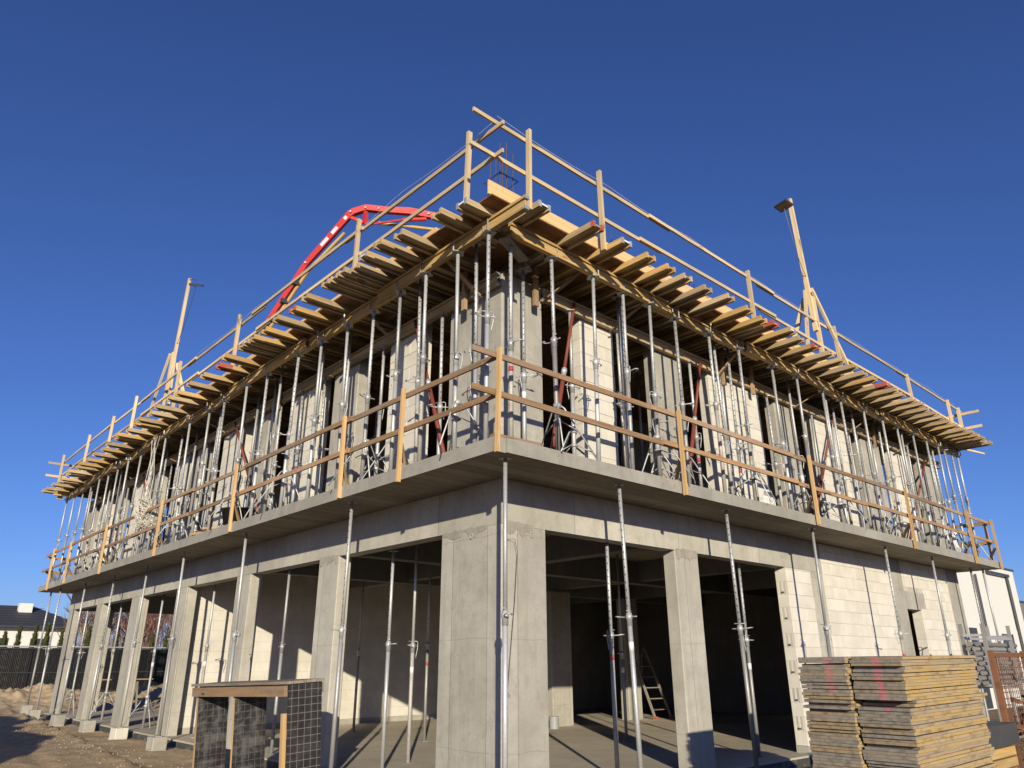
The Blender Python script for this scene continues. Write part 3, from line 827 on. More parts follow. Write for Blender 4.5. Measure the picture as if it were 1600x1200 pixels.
for i, (x, y) in enumerate(XR):
    prop(x, y, ZT, ZP+0.195, ZT+random.uniform(1.1, 1.7), 'plate', '%s extra prop from the corner close behind the outer right row' % nth(i+1).capitalize(), gur, lean=(J(0.06), J(0.04)))
SL = [(0.62,3.2),(0.68,5.0),(0.6,6.9),(0.66,8.0),(0.7,9.0),(0.6,11.0),(0.66,12.6),(0.6,14.6),(0.7,16.2),(0.6,18.2),(0.66,20.2),(0.6,22.4)]
SR = [(3.3,0.68),(4.9,0.7),(6.5,0.66),(7.1,0.72),(8.9,0.68),(10.9,0.7),(11.8,0.66),(13.3,0.7),(15.0,0.7),(16.7,0.7)]
for i, (x, y) in enumerate(SL):
    prop(x, y, ZT, ZP+0.195, ZT+random.uniform(1.1, 1.6), 'plate', '%s prop from the corner standing between eaves and left wall' % nth(i+1).capitalize(), gul, lean=(J(0.03), J(0.05)))
for i, (x, y) in enumerate(SR):
    prop(x, y, ZT, ZP+0.195, ZT+random.uniform(1.1, 1.6), 'plate', '%s prop from the corner standing between eaves and right wall' % nth(i+1).capitalize(), gur, lean=(J(0.05), J(0.03)))
NL = [(2.3,3.4),(2.4,5.2),(2.4,6.6),(2.3,8.3),(2.4,10.2),(2.3,12.0),(2.4,13.6),(2.3,15.5),(2.4,17.2),(2.3,19.2),(2.4,21.0)]
NR = [(2.4,2.3),(3.9,2.4),(5.8,2.3),(8.4,2.4),(10.0,2.3),(12.6,2.4),(14.3,2.3),(16.1,2.4)]
for i, (x, y) in enumerate(NL):
    prop(x+J(.08), y+J(.08), ZT, ZP, ZT+random.uniform(1.1, 1.6), 'fork', '%s prop from the corner standing deep inside behind the upper left wall piers' % nth(i+1).capitalize(), 'props inside the upper storey')
for i, (x, y) in enumerate(NR):
    prop(x+J(.08), y+J(.08), ZT, ZP, ZT+random.uniform(1.1, 1.6), 'fork', '%s prop from the corner standing deep inside behind the upper right wall piers' % nth(i+1).capitalize(), 'props inside the upper storey')
# folding tripods that hold props upright
LEGM = MB().tube([(0.05,0,0.74),(0.10,0,0.70),(0.52,0.02,0.008)], 0.011, 6).tube([(0.05,0,0.52),(0.29,0.01,0.385)], 0.008, 5).mesh('leg', True); LEGM.materials.append(MAT['steel'])
CLAMP = lathe_mesh('clamp', [(0.036,0.49),(0.055,0.49),(0.055,0.53),(0.037,0.53),(0.037,0.70),(0.055,0.70),(0.055,0.76),(0.036,0.76)], 10)
def tripod(x, y, z, label, group):
    e = thing('tripod_stand', label, 'tripod', group=group, M=Matrix.Translation((x, y, z)) @ Matrix.Rotation(random.uniform(0, 6.28), 4, 'Z'))
    ob('clamp', CLAMP, None, e, Matrix.Identity(4), True)
    for k, a in enumerate((0, 1.75, 3.9)):
        ob('leg', LEGM, None, e, Matrix.Rotation(a+J(0.15), 4, 'Z'), True)
for i in (1, 4, 7, 9, 12, 15, 18, 21): tripod(UL[i][0]+0.03, UL[i][1], ZT+0.003, 'Folding tripod round the foot of the %s outer left upper prop' % nth(i+1), 'tripods upstairs')
for i in (0, 3, 6, 9): tripod(SL[i][0], SL[i][1], ZT+0.003, 'Folding tripod round the %s middle prop before the upper left wall' % nth(i+1), 'tripods upstairs')
for i in (1, 4, 7): tripod(SR[i][0], SR[i][1], ZT+0.003, 'Folding tripod round the %s middle prop before the upper right wall' % nth(i+1), 'tripods upstairs')
for i in (1, 4, 6, 8, 11, 14): tripod(IL[i][0], IL[i][1], ZT+0.003, 'Folding tripod round the foot of the %s inner left upper prop' % nth(i+1), 'tripods upstairs')
for i in (0, 3, 6, 9, 12, 15, 18): tripod(UR[i][0], ry(UR[i][0]), ZT+0.003, 'Folding tripod round the foot of the %s outer right upper prop' % nth(i+1), 'tripods upstairs')
for i in (0, 2, 4, 7, 10): tripod(IR[i][0], IR[i][1], ZT+0.003, 'Folding tripod round the foot of the %s inner right upper prop' % nth(i+1), 'tripods upstairs')
for i, (x, y) in enumerate(((1.33,15.3),(1.32,19.0),(1.19,22.3))):
    tripod(x, y, 0.003, 'Folding tripod on the floor in the %s left-hand bay from the corner' % nth(i+4), 'tripods on the ground floor')

# red plumbing struts
def strut(a, b, label):
    M, L = frame(a, b)
    e = thing('red_strut', label, 'strut', M=M, group='red push-pull struts')
    R = Matrix.Rotation(math.pi/2, 4, 'Y')
    ob('outer_tube', tube_mesh(0.034, L*0.55, 'redstrut'), None, e, R, True)
    ob('inner_tube', tube_mesh(0.026, L*0.47, 'redstrut'), None, e, Matrix.Translation((L*0.53,0,0)) @ R, True)
    ob('collar', COLLAR, None, e, Matrix.Translation((L*0.55,0,0)) @ R, True)
    ob('end_bracket', MB().box((-0.02,-0.05,-0.06),(0.05,0.05,0.06)), 'redstrut', e, Matrix.Identity(4), True)
strut((1.70,0.80,ZT+0.05), (2.40,0.86,6.95), 'Red push-pull strut right of the upper corner pillar')
strut((4.95,0.80,ZT+0.05), (5.85,0.86,6.85), 'Red push-pull strut left of the second white pier on the right')
strut((9.4,0.85,ZT+0.05), (11.2,0.86,6.95), 'Red push-pull strut in front of the third white pier on the right')
strut((14.2,0.85,ZT+0.05), (16.6,0.86,6.75), 'Red push-pull strut near the far right end of the upper storey')
strut((0.80,1.98,ZT+0.05), (0.86,3.10,6.95), 'Red push-pull strut left of the upper corner pillar')
strut((0.80,8.2,ZT+0.05), (0.86,10.6,6.95), 'Red push-pull strut midway along the upper left side')
strut((0.80,14.8,ZT+0.05), (0.86,17.4,6.9), 'Red push-pull strut towards the far left end of the upper storey')

# ------------------------------------------------------------------ timber formwork
def h20(a, b, mat, label, group, flat=False, caps=(False, False), red=0, name='timber_beam'):
    """I-section timber beam between two points; the points run along its bottom centre line"""
    a = V(a); b = V(b)
    hgt = 0.092 if flat else 0.20
    a.z += hgt/2; b.z += hgt/2
    M, L = frame(a, b)
    e = thing(name, label, 'beam', M=M, group=group)
    T = Matrix.Translation
    if flat:
        ob('flange', plank_mesh(L, 0.046, 0.092, mat), None, e, T((0,0.088,0)), True)
        ob('flange', plank_mesh(L, 0.046, 0.092, mat), None, e, T((0,-0.088,0)), True)
        ob('web', plank_mesh(L-0.03, 0.129, 0.027, mat), None, e, T((0.015,0,0.006)), True)
    else:
        ob('top_flange', plank_mesh(L, 0.08, 0.04, mat), None, e, T((0,0,0.08)), True)
        ob('bottom_flange', plank_mesh(L, 0.08, 0.04, mat), None, e, T((0,0,-0.08)), True)
        ob('web', plank_mesh(L-0.03, 0.027, 0.118, mat), None, e, T((0.015,0,0)), True)
    for k, on in enumerate(caps):
        if on:
            x = -0.004 if k == 0 else L+0.004
            for s in (-1, 1):
                if flat: mb = MB().box((x-0.006, s*0.088-0.025, -0.048), (x+0.006, s*0.088+0.025, 0.048))
                else: mb = MB().box((x-0.012, -0.042, s*0.08-0.024), (x+0.02*(1 if k == 0 else -1)+0.0, 0.042, s*0.08+0.024))
                ob('end_cap', mb, 'steel', e, Matrix.Identity(4), True)
            if flat: ob('end_strip', MB().box((x-0.004, -0.057, -0.008), (x+0.004, 0.057, 0.02)), 'whitep', e, Matrix.Identity(4), True)
    if red:
        for s in (-1, 1):
            ob('painted_end', MB().box((-0.003, s*0.088-0.0245, -0.0475), (red, s*0.088+0.0245, 0.0475)), 'darkred', e, Matrix.Identity(4), True)
    return e
# outer edge beams in fork heads
def run(axis_, start, end, off, z, label, group, mat, wob=0.045, seglen=3.6, firstcap=True, drift=0.0):
    u = start; i = 0
    while u < end-0.8:
        e_ = min(u+seglen, end)
        o1 = off + (wob if i % 2 else -wob) + drift*u
        o2 = off + (wob if i % 2 else -wob) + drift*e_
        a, b = ((u, o1, z), (e_, o2, z)) if axis_ == 'x' else ((o1, u, z), (o2, e_, z))
        h20(a, b, mat, '%s %s' % (nth(i+1).capitalize(), label), group, caps=(firstcap and i == 0, False))
        u = e_ - (0.55 if wob else -0.02); i += 1
run('y', -0.42, 24.35, 0.20, ZP, 'edge beam from the corner in the fork heads under the left eaves', 'edge beams', 'h20y')
run('x', 0.42, 18.15, 0.24, ZP, 'edge beam from the corner in the fork heads under the right eaves', 'edge beams', 'h20y', firstcap=False, drift=0.008)
run('y', 0.74, 24.2, 1.33, ZP+0.001, 'beam from the corner carrying joists just behind the left wall', 'inner beams', 'h20', seglen=3.9)
run('x', 2.2, 18.0, 1.37, ZP+0.001, 'beam from the corner carrying joists just behind the right wall', 'inner beams', 'h20', seglen=3.9)
run('y', 1.0, 24.2, 0.885, ZI, 'low timber from the corner along the head of the upper left wall', 'wall-head timbers', 'h20', wob=0.0, seglen=4.5)
run('x', 1.75, 17.9, 0.925, ZI, 'low timber from the corner along the head of the upper right wall', 'wall-head timbers', 'h20', wob=0.0, seglen=4.5)
# joists laid flat across the edge beams, tips overhanging
ZJ = ZP+0.2+0.002
JL = [0.34,0.75,1.54,1.96,2.4,2.79,3.05,3.30,3.56,4.24,4.81,5.35,5.96,6.44,6.72,6.98,7.7,8.26,9.03,9.76,10.53,11.02,11.86,12.45,13.19,13.62,14.35,14.99,15.37,16.13,16.83,17.57,18.42,19.08,19.6,20.37,20.78,21.71,22.14,22.85,23.7,24.2]
JR = [0.54,1.45,2.09,2.69,3.2,3.65,4.22,4.77,5.41,5.97,6.3,6.8,7.29,7.83,8.42,8.93,9.47,10.03,10.5,11.08,11.59,12.04,12.6,13.06,13.55,14.06,14.51,15.04,15.52,16.11,16.55,16.95,17.35,17.7,18.05]
redL = {17: 0.28, 10: 0.03}; redR = {1: 0.05, 10: 0.18, 13: 0.06, 19: 0.25}
for i, y in enumerate(JL):
    tip = -0.33 if i == 0 else (-0.45 if i == 1 else -0.58+J(0.06))
    end = min(2.9, 0.6*y+0.25)
    sk = J(0.03)
    h20((tip, y, ZJ), (end, y+sk, ZJ), 'h20y' if random.random() < 0.3 else 'h20', '%s overhanging joist from the corner along the left eaves' % nth(i+1).capitalize(), 'joists of the left eaves', flat=True, caps=(i in (0, 4, 14), False), red=redL.get(i, 0), name='timber_joist')
for i, x in enumerate(JR):
    tip = -0.37 if i == 0 else -0.56+0.005*x+J(0.06)
    end = min(2.9, 0.6*x+0.15)
    sk = J(0.03)
    h20((x, tip, ZJ), (x+sk, end, ZJ), 'h20y' if random.random() < 0.35 else 'h20', '%s overhanging joist from the corner along the right eaves' % nth(i+1).capitalize(), 'joists of the right eaves', flat=True, caps=(i in (0, 2, 11), False), red=redR.get(i, 0), name='timber_joist')
# end joists along the far gable ends
for i, x in enumerate((3.6, 5.2, 6.8)):
    h20((x, 22.6, ZJ), (x, 24.9, ZJ), 'h20', '%s joist overhanging the far left end of the formwork' % nth(i+1).capitalize(), 'joists of the far left end', flat=True, name='timber_joist')
for i, yy in enumerate((23.4, 24.15)):
    h20((-0.35+0.25*i, yy, ZP-0.002), (0.09, yy, ZP-0.002), 'h20y', '%s short beam stub under the far left end of the eaves' % ('Inner', 'Outer')[i], 'stubs at the far left end', caps=(True, False))
# plywood decking
ZD = ZJ+0.0945
def sheet(x0, y0, x1, y1, label, group, z=ZD, rz=0.0):
    # local x along the long side so that the grain follows it
    if (y1-y0) > (x1-x0):
        M = Matrix.Translation((x1, y0, z)) @ Matrix.Rotation(math.pi/2, 4, 'Z'); L, w = y1-y0, x1-x0
    else:
        M = Matrix.Translation((x0, y0, z)); L, w = x1-x0, y1-y0
    k = ('s', round(L, 2), round(w, 2))
    if k not in CACHE:
        me = MB().box((0,0,0), (round(L,2), round(w,2), 0.021)).mesh('sheet'); me.materials.append(MAT['ply']); CACHE[k] = me
    return tag(ob('plywood_sheet', CACHE[k], None, None, M), label, 'plywood', group)
y = 1.24; i = 0
while y < 24.3:
    y2 = min(y+2.5, 24.45)
    sheet(-0.10+J(0.04), y+0.003, 0.95, y2-0.003, '%s plywood deck sheet from the corner above the left eaves' % nth(i+1).capitalize(), 'deck sheets over the left eaves'); y = y2; i += 1
x = -0.12; i = 0
while x < 18.1:
    x2 = min(x+2.5, 18.15)
    sheet(x+0.003, -0.05+J(0.015), x2-0.003, 1.235, '%s plywood deck sheet from the corner above the right eaves' % nth(i+1).capitalize(), 'deck sheets over the right eaves'); x = x2; i += 1
nn_ = 0
for (x0, y0, x1, y1) in ((0.96,1.24,6,8),(0.96,8,6,16),(0.96,16,6,24.4),(6,1.24,12,8),(12,1.24,18.1,8),(6,8,18.1,16),(6,16,18.1,24.4)):
    nn_ += 1
    sheet(x0+0.003, y0+0.003, x1-0.003, y1-0.003, '%s wide plywood deck area behind the eaves, counted from the corner' % nth(nn_).capitalize(), 'inner deck areas')
# edge boards round the deck
x = -0.15; i = 0
while x < 18:
    x2 = min(x+random.choice((2.0, 2.5, 3.0)), 18.1)
    plank_o = plank('edge_board', (x, 0.0, ZD+0.021+0.112), (x2-0.01, 0.0+J(0.01), ZD+0.021+0.112+J(0.006)), 0.022, 0.22, 'edge')
    tag(plank_o, '%s pale edge board from the corner standing on the right side deck' % nth(i+1).capitalize(), 'board', 'edge boards of the deck'); x = x2; i += 1
y = 1.3; i = 0
while y < 24:
    y2 = min(y+random.choice((2.0, 2.5, 3.0)), 24.3)
    plank_o = plank('edge_board', (-0.045, y, ZD+0.021+0.072), (-0.045+J(0.01), y2-0.01, ZD+0.021+0.072+J(0.006)), 0.022, 0.14, 'edge')
    tag(plank_o, '%s pale edge board from the corner standing on the left side deck' % nth(i+1).capitalize(), 'board', 'edge boards of the deck'); y = y2; i += 1
# upright timber studs that hold the side boards
for i, y in enumerate((1.69, 8.1, 14.2)):
    tag(plank('timber_stud', (0.805, y, 6.62+J(0.05)), (0.805, y, 7.27), 0.05, 0.09, 'brown'), '%s short upright stud from the corner at the upper left wall head' % nth(i+1).capitalize(), 'stud', 'formwork studs')
for i, x in enumerate((1.52, 6.6, 7.66, 13.4)):
    tag(plank('timber_stud', (x, 0.845, 6.62+J(0.05)), (x, 0.845, 7.27), 0.09, 0.05, 'brown'), '%s short upright stud from the corner at the upper right wall head' % nth(i+1).capitalize(), 'stud', 'formwork studs')
# diagonal planks under the eaves
for i, (y0, y1) in enumerate(((1.5,1.35),(3.87,3.65),(6.71,5.81),(10.0,9.27),(11.6,10.9),(15.4,14.4),(18.6,17.7),(22.2,21.3))):
    tag(plank('diagonal_brace', (0.30, y0, 7.22), (0.83, y1, 6.72), 0.09, 0.022, 'brown'), '%s slanting brace plank from the corner under the left eaves' % nth(i+1).capitalize(), 'plank', 'brace planks under the eaves')
for i, (x0, x1) in enumerate(((2.07,1.68),(3.65,3.26),(6.59,6.40),(10.0,9.28),(12.6,12.0),(15.4,14.7),(17.2,16.6))):
    tag(plank('diagonal_brace', (x0, 0.36+0.008*x0, 7.22), (x1, 0.865, 6.72), 0.09, 0.022, 'brown'), '%s slanting brace plank from the corner under the right eaves' % nth(i+1).capitalize(), 'plank', 'brace planks under the eaves')
tag(plank('packing_board', (0.36,0.26,ZP-0.045), (0.98,0.52,ZP-0.045), 0.16, 0.03, 'oldwood'), 'Short flat packing board on the prop at the upper corner', 'board')

# ------------------------------------------------------------------ guard rails
def brace(e, a, b, mat='pine'):
    plank('brace', a, b, 0.045, 0.05, mat, e)
def rails(e, axis_, off, z, start, end, mat, w=0.03, h=0.09, sag=0.012, drift=0.0, lens=(3.9, 4.4)):
    u = start; i = 0
    while u < end-0.3:
        e_ = min(u+random.uniform(*lens), end)
        if end-e_ < 0.8: e_ = end
        o1, o2 = off+drift*u+(0.0 if i % 2 else w*1.05), off+drift*e_+(0.0 if i % 2 else w*1.05)
        z1, z2 = z+J(sag), z+J(sag)
        if axis_ == 'x': plank('rail', (u, o1, z1), (e_, o2, z2), w, h, mat, e)
        else: plank('rail', (o1, u, z1), (o2, e_, z2), w, h, mat, e)
        if e_ >= end: break
        u = e_-0.6; i += 1
# lower guard rail, right
gr = thing('guard_rail', 'timber guard rail along the right edge of the first-floor slab', 'guard rail', (0.15,-0.05,ZS), 'guard rails')
for x in (-0.02, 3.64, 7.72, 12.13, 15.98, 17.9):
    y = -0.036 if x < 0.1 else -0.066
    plank('post', (x, y-0.026, 3.86+J(0.02)), (x+J(0.03), y-0.026+J(0.015), 5.19+J(0.02)), 0.045, 0.056, 'pine', gr, (0,1,0))
    brace(gr, (x+0.03, -0.02, 4.42), (x+0.30, 0.30, ZT+0.02))
    if x > 0: plank('sole_plank', (x-0.05, 0.05, ZT+0.02), (x+0.45, 0.35, ZT+0.02), 0.11, 0.03, 'brown', gr)
rails(gr, 'x', -0.015, 5.12, -0.36, 17.92, 'brown', h=0.075)
rails(gr, 'x', -0.015, 4.61, -0.36, 17.92, 'brown', h=0.075)
plank('sole_plank', (-0.0+0.02, 0.08, ZT+0.025), (0.75, 0.03, ZT+0.025), 0.10, 0.045, 'brown', gr)
gl = thing('guard_rail', 'timber guard rail along the left edge of the first-floor slab', 'guard rail', (-0.05,2.0,ZS), 'guard rails')
for y in (2.0, 3.6, 7.75, 12.17, 16.75, 20.75, 23.05):
    plank('post', (-0.027, y, 3.87+J(0.03)), (-0.027+J(0.015), y+J(0.04), 5.19+J(0.03)), 0.045, 0.056, 'pine', gl, (1,0,0))
    brace(gl, (-0.0, y+0.02, 4.42), (0.30, y+0.30, ZT+0.02))
    plank('sole_plank', (0.05, y, ZT+0.02), (0.35, y+0.4, ZT+0.02), 0.11, 0.03, 'brown', gl)
rails(gl, 'y', 0.02, 5.12, 0.06, 24.55, 'brown', h=0.075)
rails(gl, 'y', 0.02, 4.61, 0.0, 24.75, 'brown', h=0.075)
ge = thing('guard_rail', 'timber guard rail across the far right end of the first-floor slab', 'guard rail', (18.1,0.1,ZS), 'guard rails')
for y in (0.15, 3.2, 6.4): plank('post', (18.117, y, 3.88), (18.117, y, 5.2), 0.05, 0.10, 'pine', ge, (1,0,0))
for z in (5.13, 4.6): plank('rail', (18.07, 0.0, z), (18.07, 8.0, z), 0.03, 0.10, 'brown', ge)
gf_ = thing('guard_rail', 'timber guard rail across the far left end of the first-floor slab', 'guard rail', (0.3,24.48,ZS), 'guard rails')
for x in (0.25, 2.4, 4.6): plank('post', (x, 24.497, 3.88), (x, 24.497, 5.2), 0.10, 0.05, 'pine', gf_, (0,1,0))
for z in (5.05, 4.55): plank('rail', (0.1, 24.45, z), (6.0, 24.45, z), 0.03, 0.10, 'brown', gf_)
# upper guard rail, right
ZU = ZD+0.0
ur = thing('guard_rail', 'timber guard rail standing on the right edge of the roof formwork', 'guard rail', (0.4,-0.2,ZU), 'guard rails')
rdr = 0.016
for x, zt in ((0.405,8.64),(1.955,8.68),(6.3,8.60),(9.95,8.58),(14.1,8.52),(17.0,8.5)):
    y = -0.215 + rdr*x
    plank('post', (x, y-0.0, (ZJ+0.005 if x < 2.2 else ZJ+0.0955) if y < -0.07 else ZD+0.023), (x+J(0.04), y+J(0.02), zt), 0.05, 0.07, 'pine2', ur, (0,1,0))
rails(ur, 'x', -0.175, 8.46, -0.55, 18.3, 'pine2', drift=rdr, h=0.062, sag=0.03)
rails(ur, 'x', -0.175, 7.93, -0.60, 18.3, 'pine2', drift=rdr, h=0.062, sag=0.03)
ul = thing('guard_rail', 'timber guard rail standing on the left edge of the roof formwork', 'guard rail', (-0.2,0.4,ZU), 'guard rails')
for y in (0.36, 3.32, 8.24, 11.85, 15.36, 17.56, 20.34, 23.68):
    plank('post', (-0.235, y, ZJ+0.0955), (-0.225+J(0.02), y+J(0.04), 8.60+J(0.03)), 0.05, 0.07, 'pine2', ul, (1,0,0))
rails(ul, 'y', -0.195, 8.38, -0.33, 23.95, 'pine2', h=0.062, sag=0.03)
rails(ul, 'y', -0.195, 7.90, -0.32, 24.1, 'pine2', h=0.062, sag=0.03)
ue = thing('guard_rail', 'timber guard rail closing the far right end of the roof formwork', 'guard rail', (18.0,0.2,ZU), 'guard rails')
plank('post', (17.95, 0.12, ZD+0.023), (17.95, 0.12, 8.5), 0.045, 0.09, 'pine2', ue)
for z in (8.30, 7.86): plank('rail', (18.02, -0.38, z), (18.02, 5.0, z+0.02), 0.03, 0.08, 'pine2', ue)
uf = thing('guard_rail', 'timber guard rail closing the far left end of the roof formwork', 'guard rail', (0.2,24.2,ZU), 'guard rails')
for x in (0.4, 3.0): plank('post', (x, 24.22, ZD+0.023), (x, 24.22, 8.5), 0.045, 0.09, 'pine2', uf)
for z in (8.36, 7.9): plank('rail', (-0.6, 24.17, z), (4.0, 24.17, z), 0.03, 0.08, 'pine2', uf)
tag(plank('loose_lath', (17.6, 0.32, 7.30), (19.5, 0.12, 7.39), 0.03, 0.05, 'pine2'), 'Thin lath poking out beyond the far right end of the formwork', 'lath')
# thin cables slung along the top rails
pts = []
for k in range(60):
    x = -0.2 + k*0.30; s_ = abs(math.sin(k*0.42))
    pts.append((x, -0.235+rdr*x, 8.50-0.05*s_))
tag(ob('cable', MB().tube(pts, 0.003, 4), 'whitep'), 'thin pale cable slung along the upper right guard rail', 'cable')
pts = [(-0.255, -0.2+k*0.3, 8.42-0.07*abs(math.sin(k*0.35+0.6))) for k in range(44)]
tag(ob('cable', MB().tube(pts, 0.003, 4), 'whitep'), 'thin pale cable slung along the upper left guard rail', 'cable')

# ------------------------------------------------------------------ rebar starters above the deck
def rebar(x, y, n, h, label):
    e = thing('rebar_cage', label, 'rebar', (x, y, ZD), 'starter bars above the deck')
    w, d = 0.16, 0.16
    for k in range(n):
        px = -w + 2*w*(k/(n-1)); py = d if k % 2 else -d
        ob('bar', MB().tube([(px, py, 0.02), (px+J(0.02), py+J(0.02), h+J(0.1))], 0.007, 5), 'oldsteel', e, Matrix.Identity(4), True)
    for z in (h*0.42, h*0.62):
        t_ = 0.02
        ob('stirrup', MB().tube([(-w-t_,-d-t_,z),(w+t_,-d-t_,z+J(0.02)),(w+t_,d+t_,z),(-w-t_,d+t_,z+J(0.02)),(-w-t_,-d-t_,z)], 0.008, 5), 'oldsteel', e, Matrix.Identity(4), True)
for i, (x, y, h) in enumerate(((0.62,0.62,1.45),(3.0,0.75,0.95),(4.7,0.75,0.9),(5.5,0.75,0.9),(7.2,0.75,0.9),(9.1,0.75,0.9),(11.2,0.75,0.9),(13.3,0.75,0.9))):
    rebar(x, y, 6, h, ('Rusty starter bars with diamond stirrups behind the roof corner' if i == 0 else '%s rebar cage right of the corner one above the right eaves' % nth(i).capitalize()))
for i, (x, y, h) in enumerate(((0.75,2.6,0.95),(0.75,5.6,0.9),(0.75,9.2,0.9),(0.75,12.9,0.9),(0.75,16.5,0.85))):
    rebar(x, y, 6, h, '%s rebar cage left of the corner one above the left eaves' % nth(i+1).capitalize())

# ------------------------------------------------------------------ site floodlights on timber poles
def floodlight(base_pts, pole_a, pole_b, legs, head, aim, label, wire_end):
    e = thing('floodlight_mast', label, 'floodlight', base_pts, 'site floodlights')
    plank('pole', pole_a, pole_b, 0.07, 0.09, 'pine2', e)
    for a, b in legs: plank('leg', a, b, 0.05, 0.09, 'pine2', e)
    h = V(head); d = V(aim).normalized()
    M, L = frame(h, h+d*0.1)
    lamp = ob('lamp_housing', MB().box((-0.025,-0.165,-0.12),(0.025,0.165,0.12)), 'anth', e, M)
    ob('lens', MB().box((0.026,-0.145,-0.10),(0.030,0.145,0.10)), 'lens', lamp, M)
    ob('bracket', MB().bar(pole_b, h-d*0.03+V((0,0,0.10)), 0.025, 0.012).bar(V(pole_b)-V((0,0,0.16)), h-d*0.03-V((0,0,0.10)), 0.025, 0.012), 'anth', e)
    p0 = h-d*0.04-V((0,0,0.12)); p3 = V(wire_end)
    pts = [p0.lerp(p3, k/10) + V((0,0,-0.25*math.sin(math.pi*k/10))) for k in range(11)]
    ob('lamp_cable', MB().tube(pts, 0.006, 4), 'anth', e)
    return e
floodlight((8.9,0.0,ZD), (9.16,0.02,8.25), (8.83,0.0,11.45), [((8.55,0.0,ZD+0.03),(8.95,0.03,9.15)),((9.30,0.02,ZD+0.03),(9.12,-0.03,9.25)),((10.75,0.0,ZD+0.05),(9.07,-0.08,9.15)),((8.75,0.6,ZD+0.03),(9.0,0.1,9.0))], (8.38,-0.05,11.05), (-0.25,0.05,-1), 'tall timber mast with a floodlight above the right eaves', (9.0,-0.02,9.5))
floodlight((0.0,13.3,ZD), (0.02,13.42,8.3), (0.0,13.10,11.55), [((0.0,13.05,ZD+0.03),(0.03,13.34,9.3)),((0.02,13.6,ZD+0.03),(-0.03,13.36,9.4)),((0.0,15.1,ZD+0.05),(-0.08,13.42,9.35)),((0.6,13.0,ZD+0.03),(0.1,13.3,9.1))], (-0.05,12.25,11.0), (0.22,0.46,-1), 'tall timber mast with a floodlight above the left eaves', (0.0,13.3,9.6))

# ------------------------------------------------------------------ concrete pump boom
def lerp22(a, b): return V(a)-(V(b)-V(a))*0.5
B_tip = lerp22((1.98,12.29,10.46),(3.33,15.69,12.08)); B_mid = lerp22((2.47,11.18,12.13),(3.91,14.38,14.05))
B_el = lerp22((3.09,9.97,13.5),(4.64,12.95,15.68)); B_el2 = lerp22((3.41,9.7,13.64),(5.02,12.62,15.84))
B_r1 = lerp22((4.45,9.04,13.69),(6.25,11.84,15.89)); B_r2 = lerp22((5.64,8.32,13.55),(7.66,10.99,15.73))
P_a = lerp22((3.34,9.95,13.35),(4.94,12.92,15.49)); P_b = lerp22((5.52,8.61,13.29),(7.52,11.34,15.43))
bm = thing('concrete_pump_boom', 'red articulated concrete pump boom reaching over the roof formwork', 'pump boom', tuple(B_tip))
view = fw
def boxarm(name, pts, hs, w, mat, par):
    mb = MB(); n = len(pts)
    for k, p in enumerate(pts):
        d = (V(pts[min(k+1,n-1)])-V(pts[max(k-1,0)])).normalized()
        s_ = V((0.75,0.66,0)).cross(d); 
        sd = V((0.66,0.75,0)).normalized()
        u_ = d.cross(sd).normalized()
        for a, b in ((-1,-1),(1,-1),(1,1),(-1,1)):
            mb.v.append(tuple(V(p)+sd*a*w/2+u_*b*hs[k]/2))
    for k in range(n-1):
        i = k*4
        for j in range(4): mb.f.append((i+j, i+(j+1) % 4, i+4+(j+1) % 4, i+4+j))
    mb.f.append((3,2,1,0)); mb.f.append(tuple((n-1)*4+j for j in range(4)))
    return ob(name, mb, mat, par)
arm1 = boxarm('tip_section', [B_tip, B_mid, B_mid.lerp(B_el, 0.75), B_el], [0.11, 0.13, 0.16, 0.17], 0.12, 'red', bm)
arm2 = boxarm('knuckle', [B_el.lerp(B_mid, 0.04), B_el+V((0.06,-0.04,0.04)), B_el2+V((0,0,0.03)), B_el2.lerp(B_r1, 0.4)], [0.17, 0.17, 0.16, 0.16], 0.14, 'red', bm)
arm3 = boxarm('second_section', [B_el2.lerp(B_r1, 0.35), B_r1, B_r2, V((6.0, 6.9, 12.1))], [0.155, 0.19, 0.16, 0.16], 0.12, 'red', bm)
ob('main_section', MB().bar(V((5.9,7.0,12.0)), V((14,24,2.5)), 0.3, 0.35), 'red', bm)
ob('delivery_pipe', MB().tube([P_a.lerp(P_b, 0.22), P_b, P_b.lerp(P_a, -0.25)], 0.045, 10), 'pipe', bm)
off = V((0.09,0.0,-0.22))
ob('delivery_pipe', MB().tube([B_tip+off*0.7, B_mid+off*0.8, B_el.lerp(B_mid, 0.2)+off*1.1], 0.045, 10), 'pipe', bm)
ob('hydraulic_cylinder', MB().tube([B_r1.lerp(B_el2, 0.15)+V((0,0,-0.26)), B_r1.lerp(B_r2, 0.35)+V((0,0,-0.13))], 0.055, 10).tube([B_el2+V((0.1,0,-0.42)), B_r1.lerp(B_el2, 0.15)+V((0,0,-0.26))], 0.028, 8), 'red', bm)
ob('link_arm', MB().bar(B_el2+V((-0.02,0,0.05)), B_el2+V((0.02,0,-0.46)), 0.07, 0.11).bar(B_el+V((0.0,0,-0.12)), B_el2+V((-0.05,0,-0.42)), 0.05, 0.08), 'red', bm)
ob('hose_end', MB().tube([B_tip+V((0,0,0.05)), B_tip+V((-0.10,0.1,-0.25)), B_tip+V((-0.08,0.15,-1.6))], 0.07, 8), 'tarp', bm)
for t_, l_ in ((0.34, 0.30), (0.58, 0.24), (0.86, 0.10)):
    q = B_mid.lerp(B_el, t_) ; r_ = (B_el-B_mid).normalized()
    sd = V((0.66,0.75,0)).normalized()
    ob('white_decal', MB().bar(q-sd*0.064, q-sd*0.064+r_*l_*0.9, 0.004, 0.085, tuple(r_.cross(sd))), 'sticker', bm)
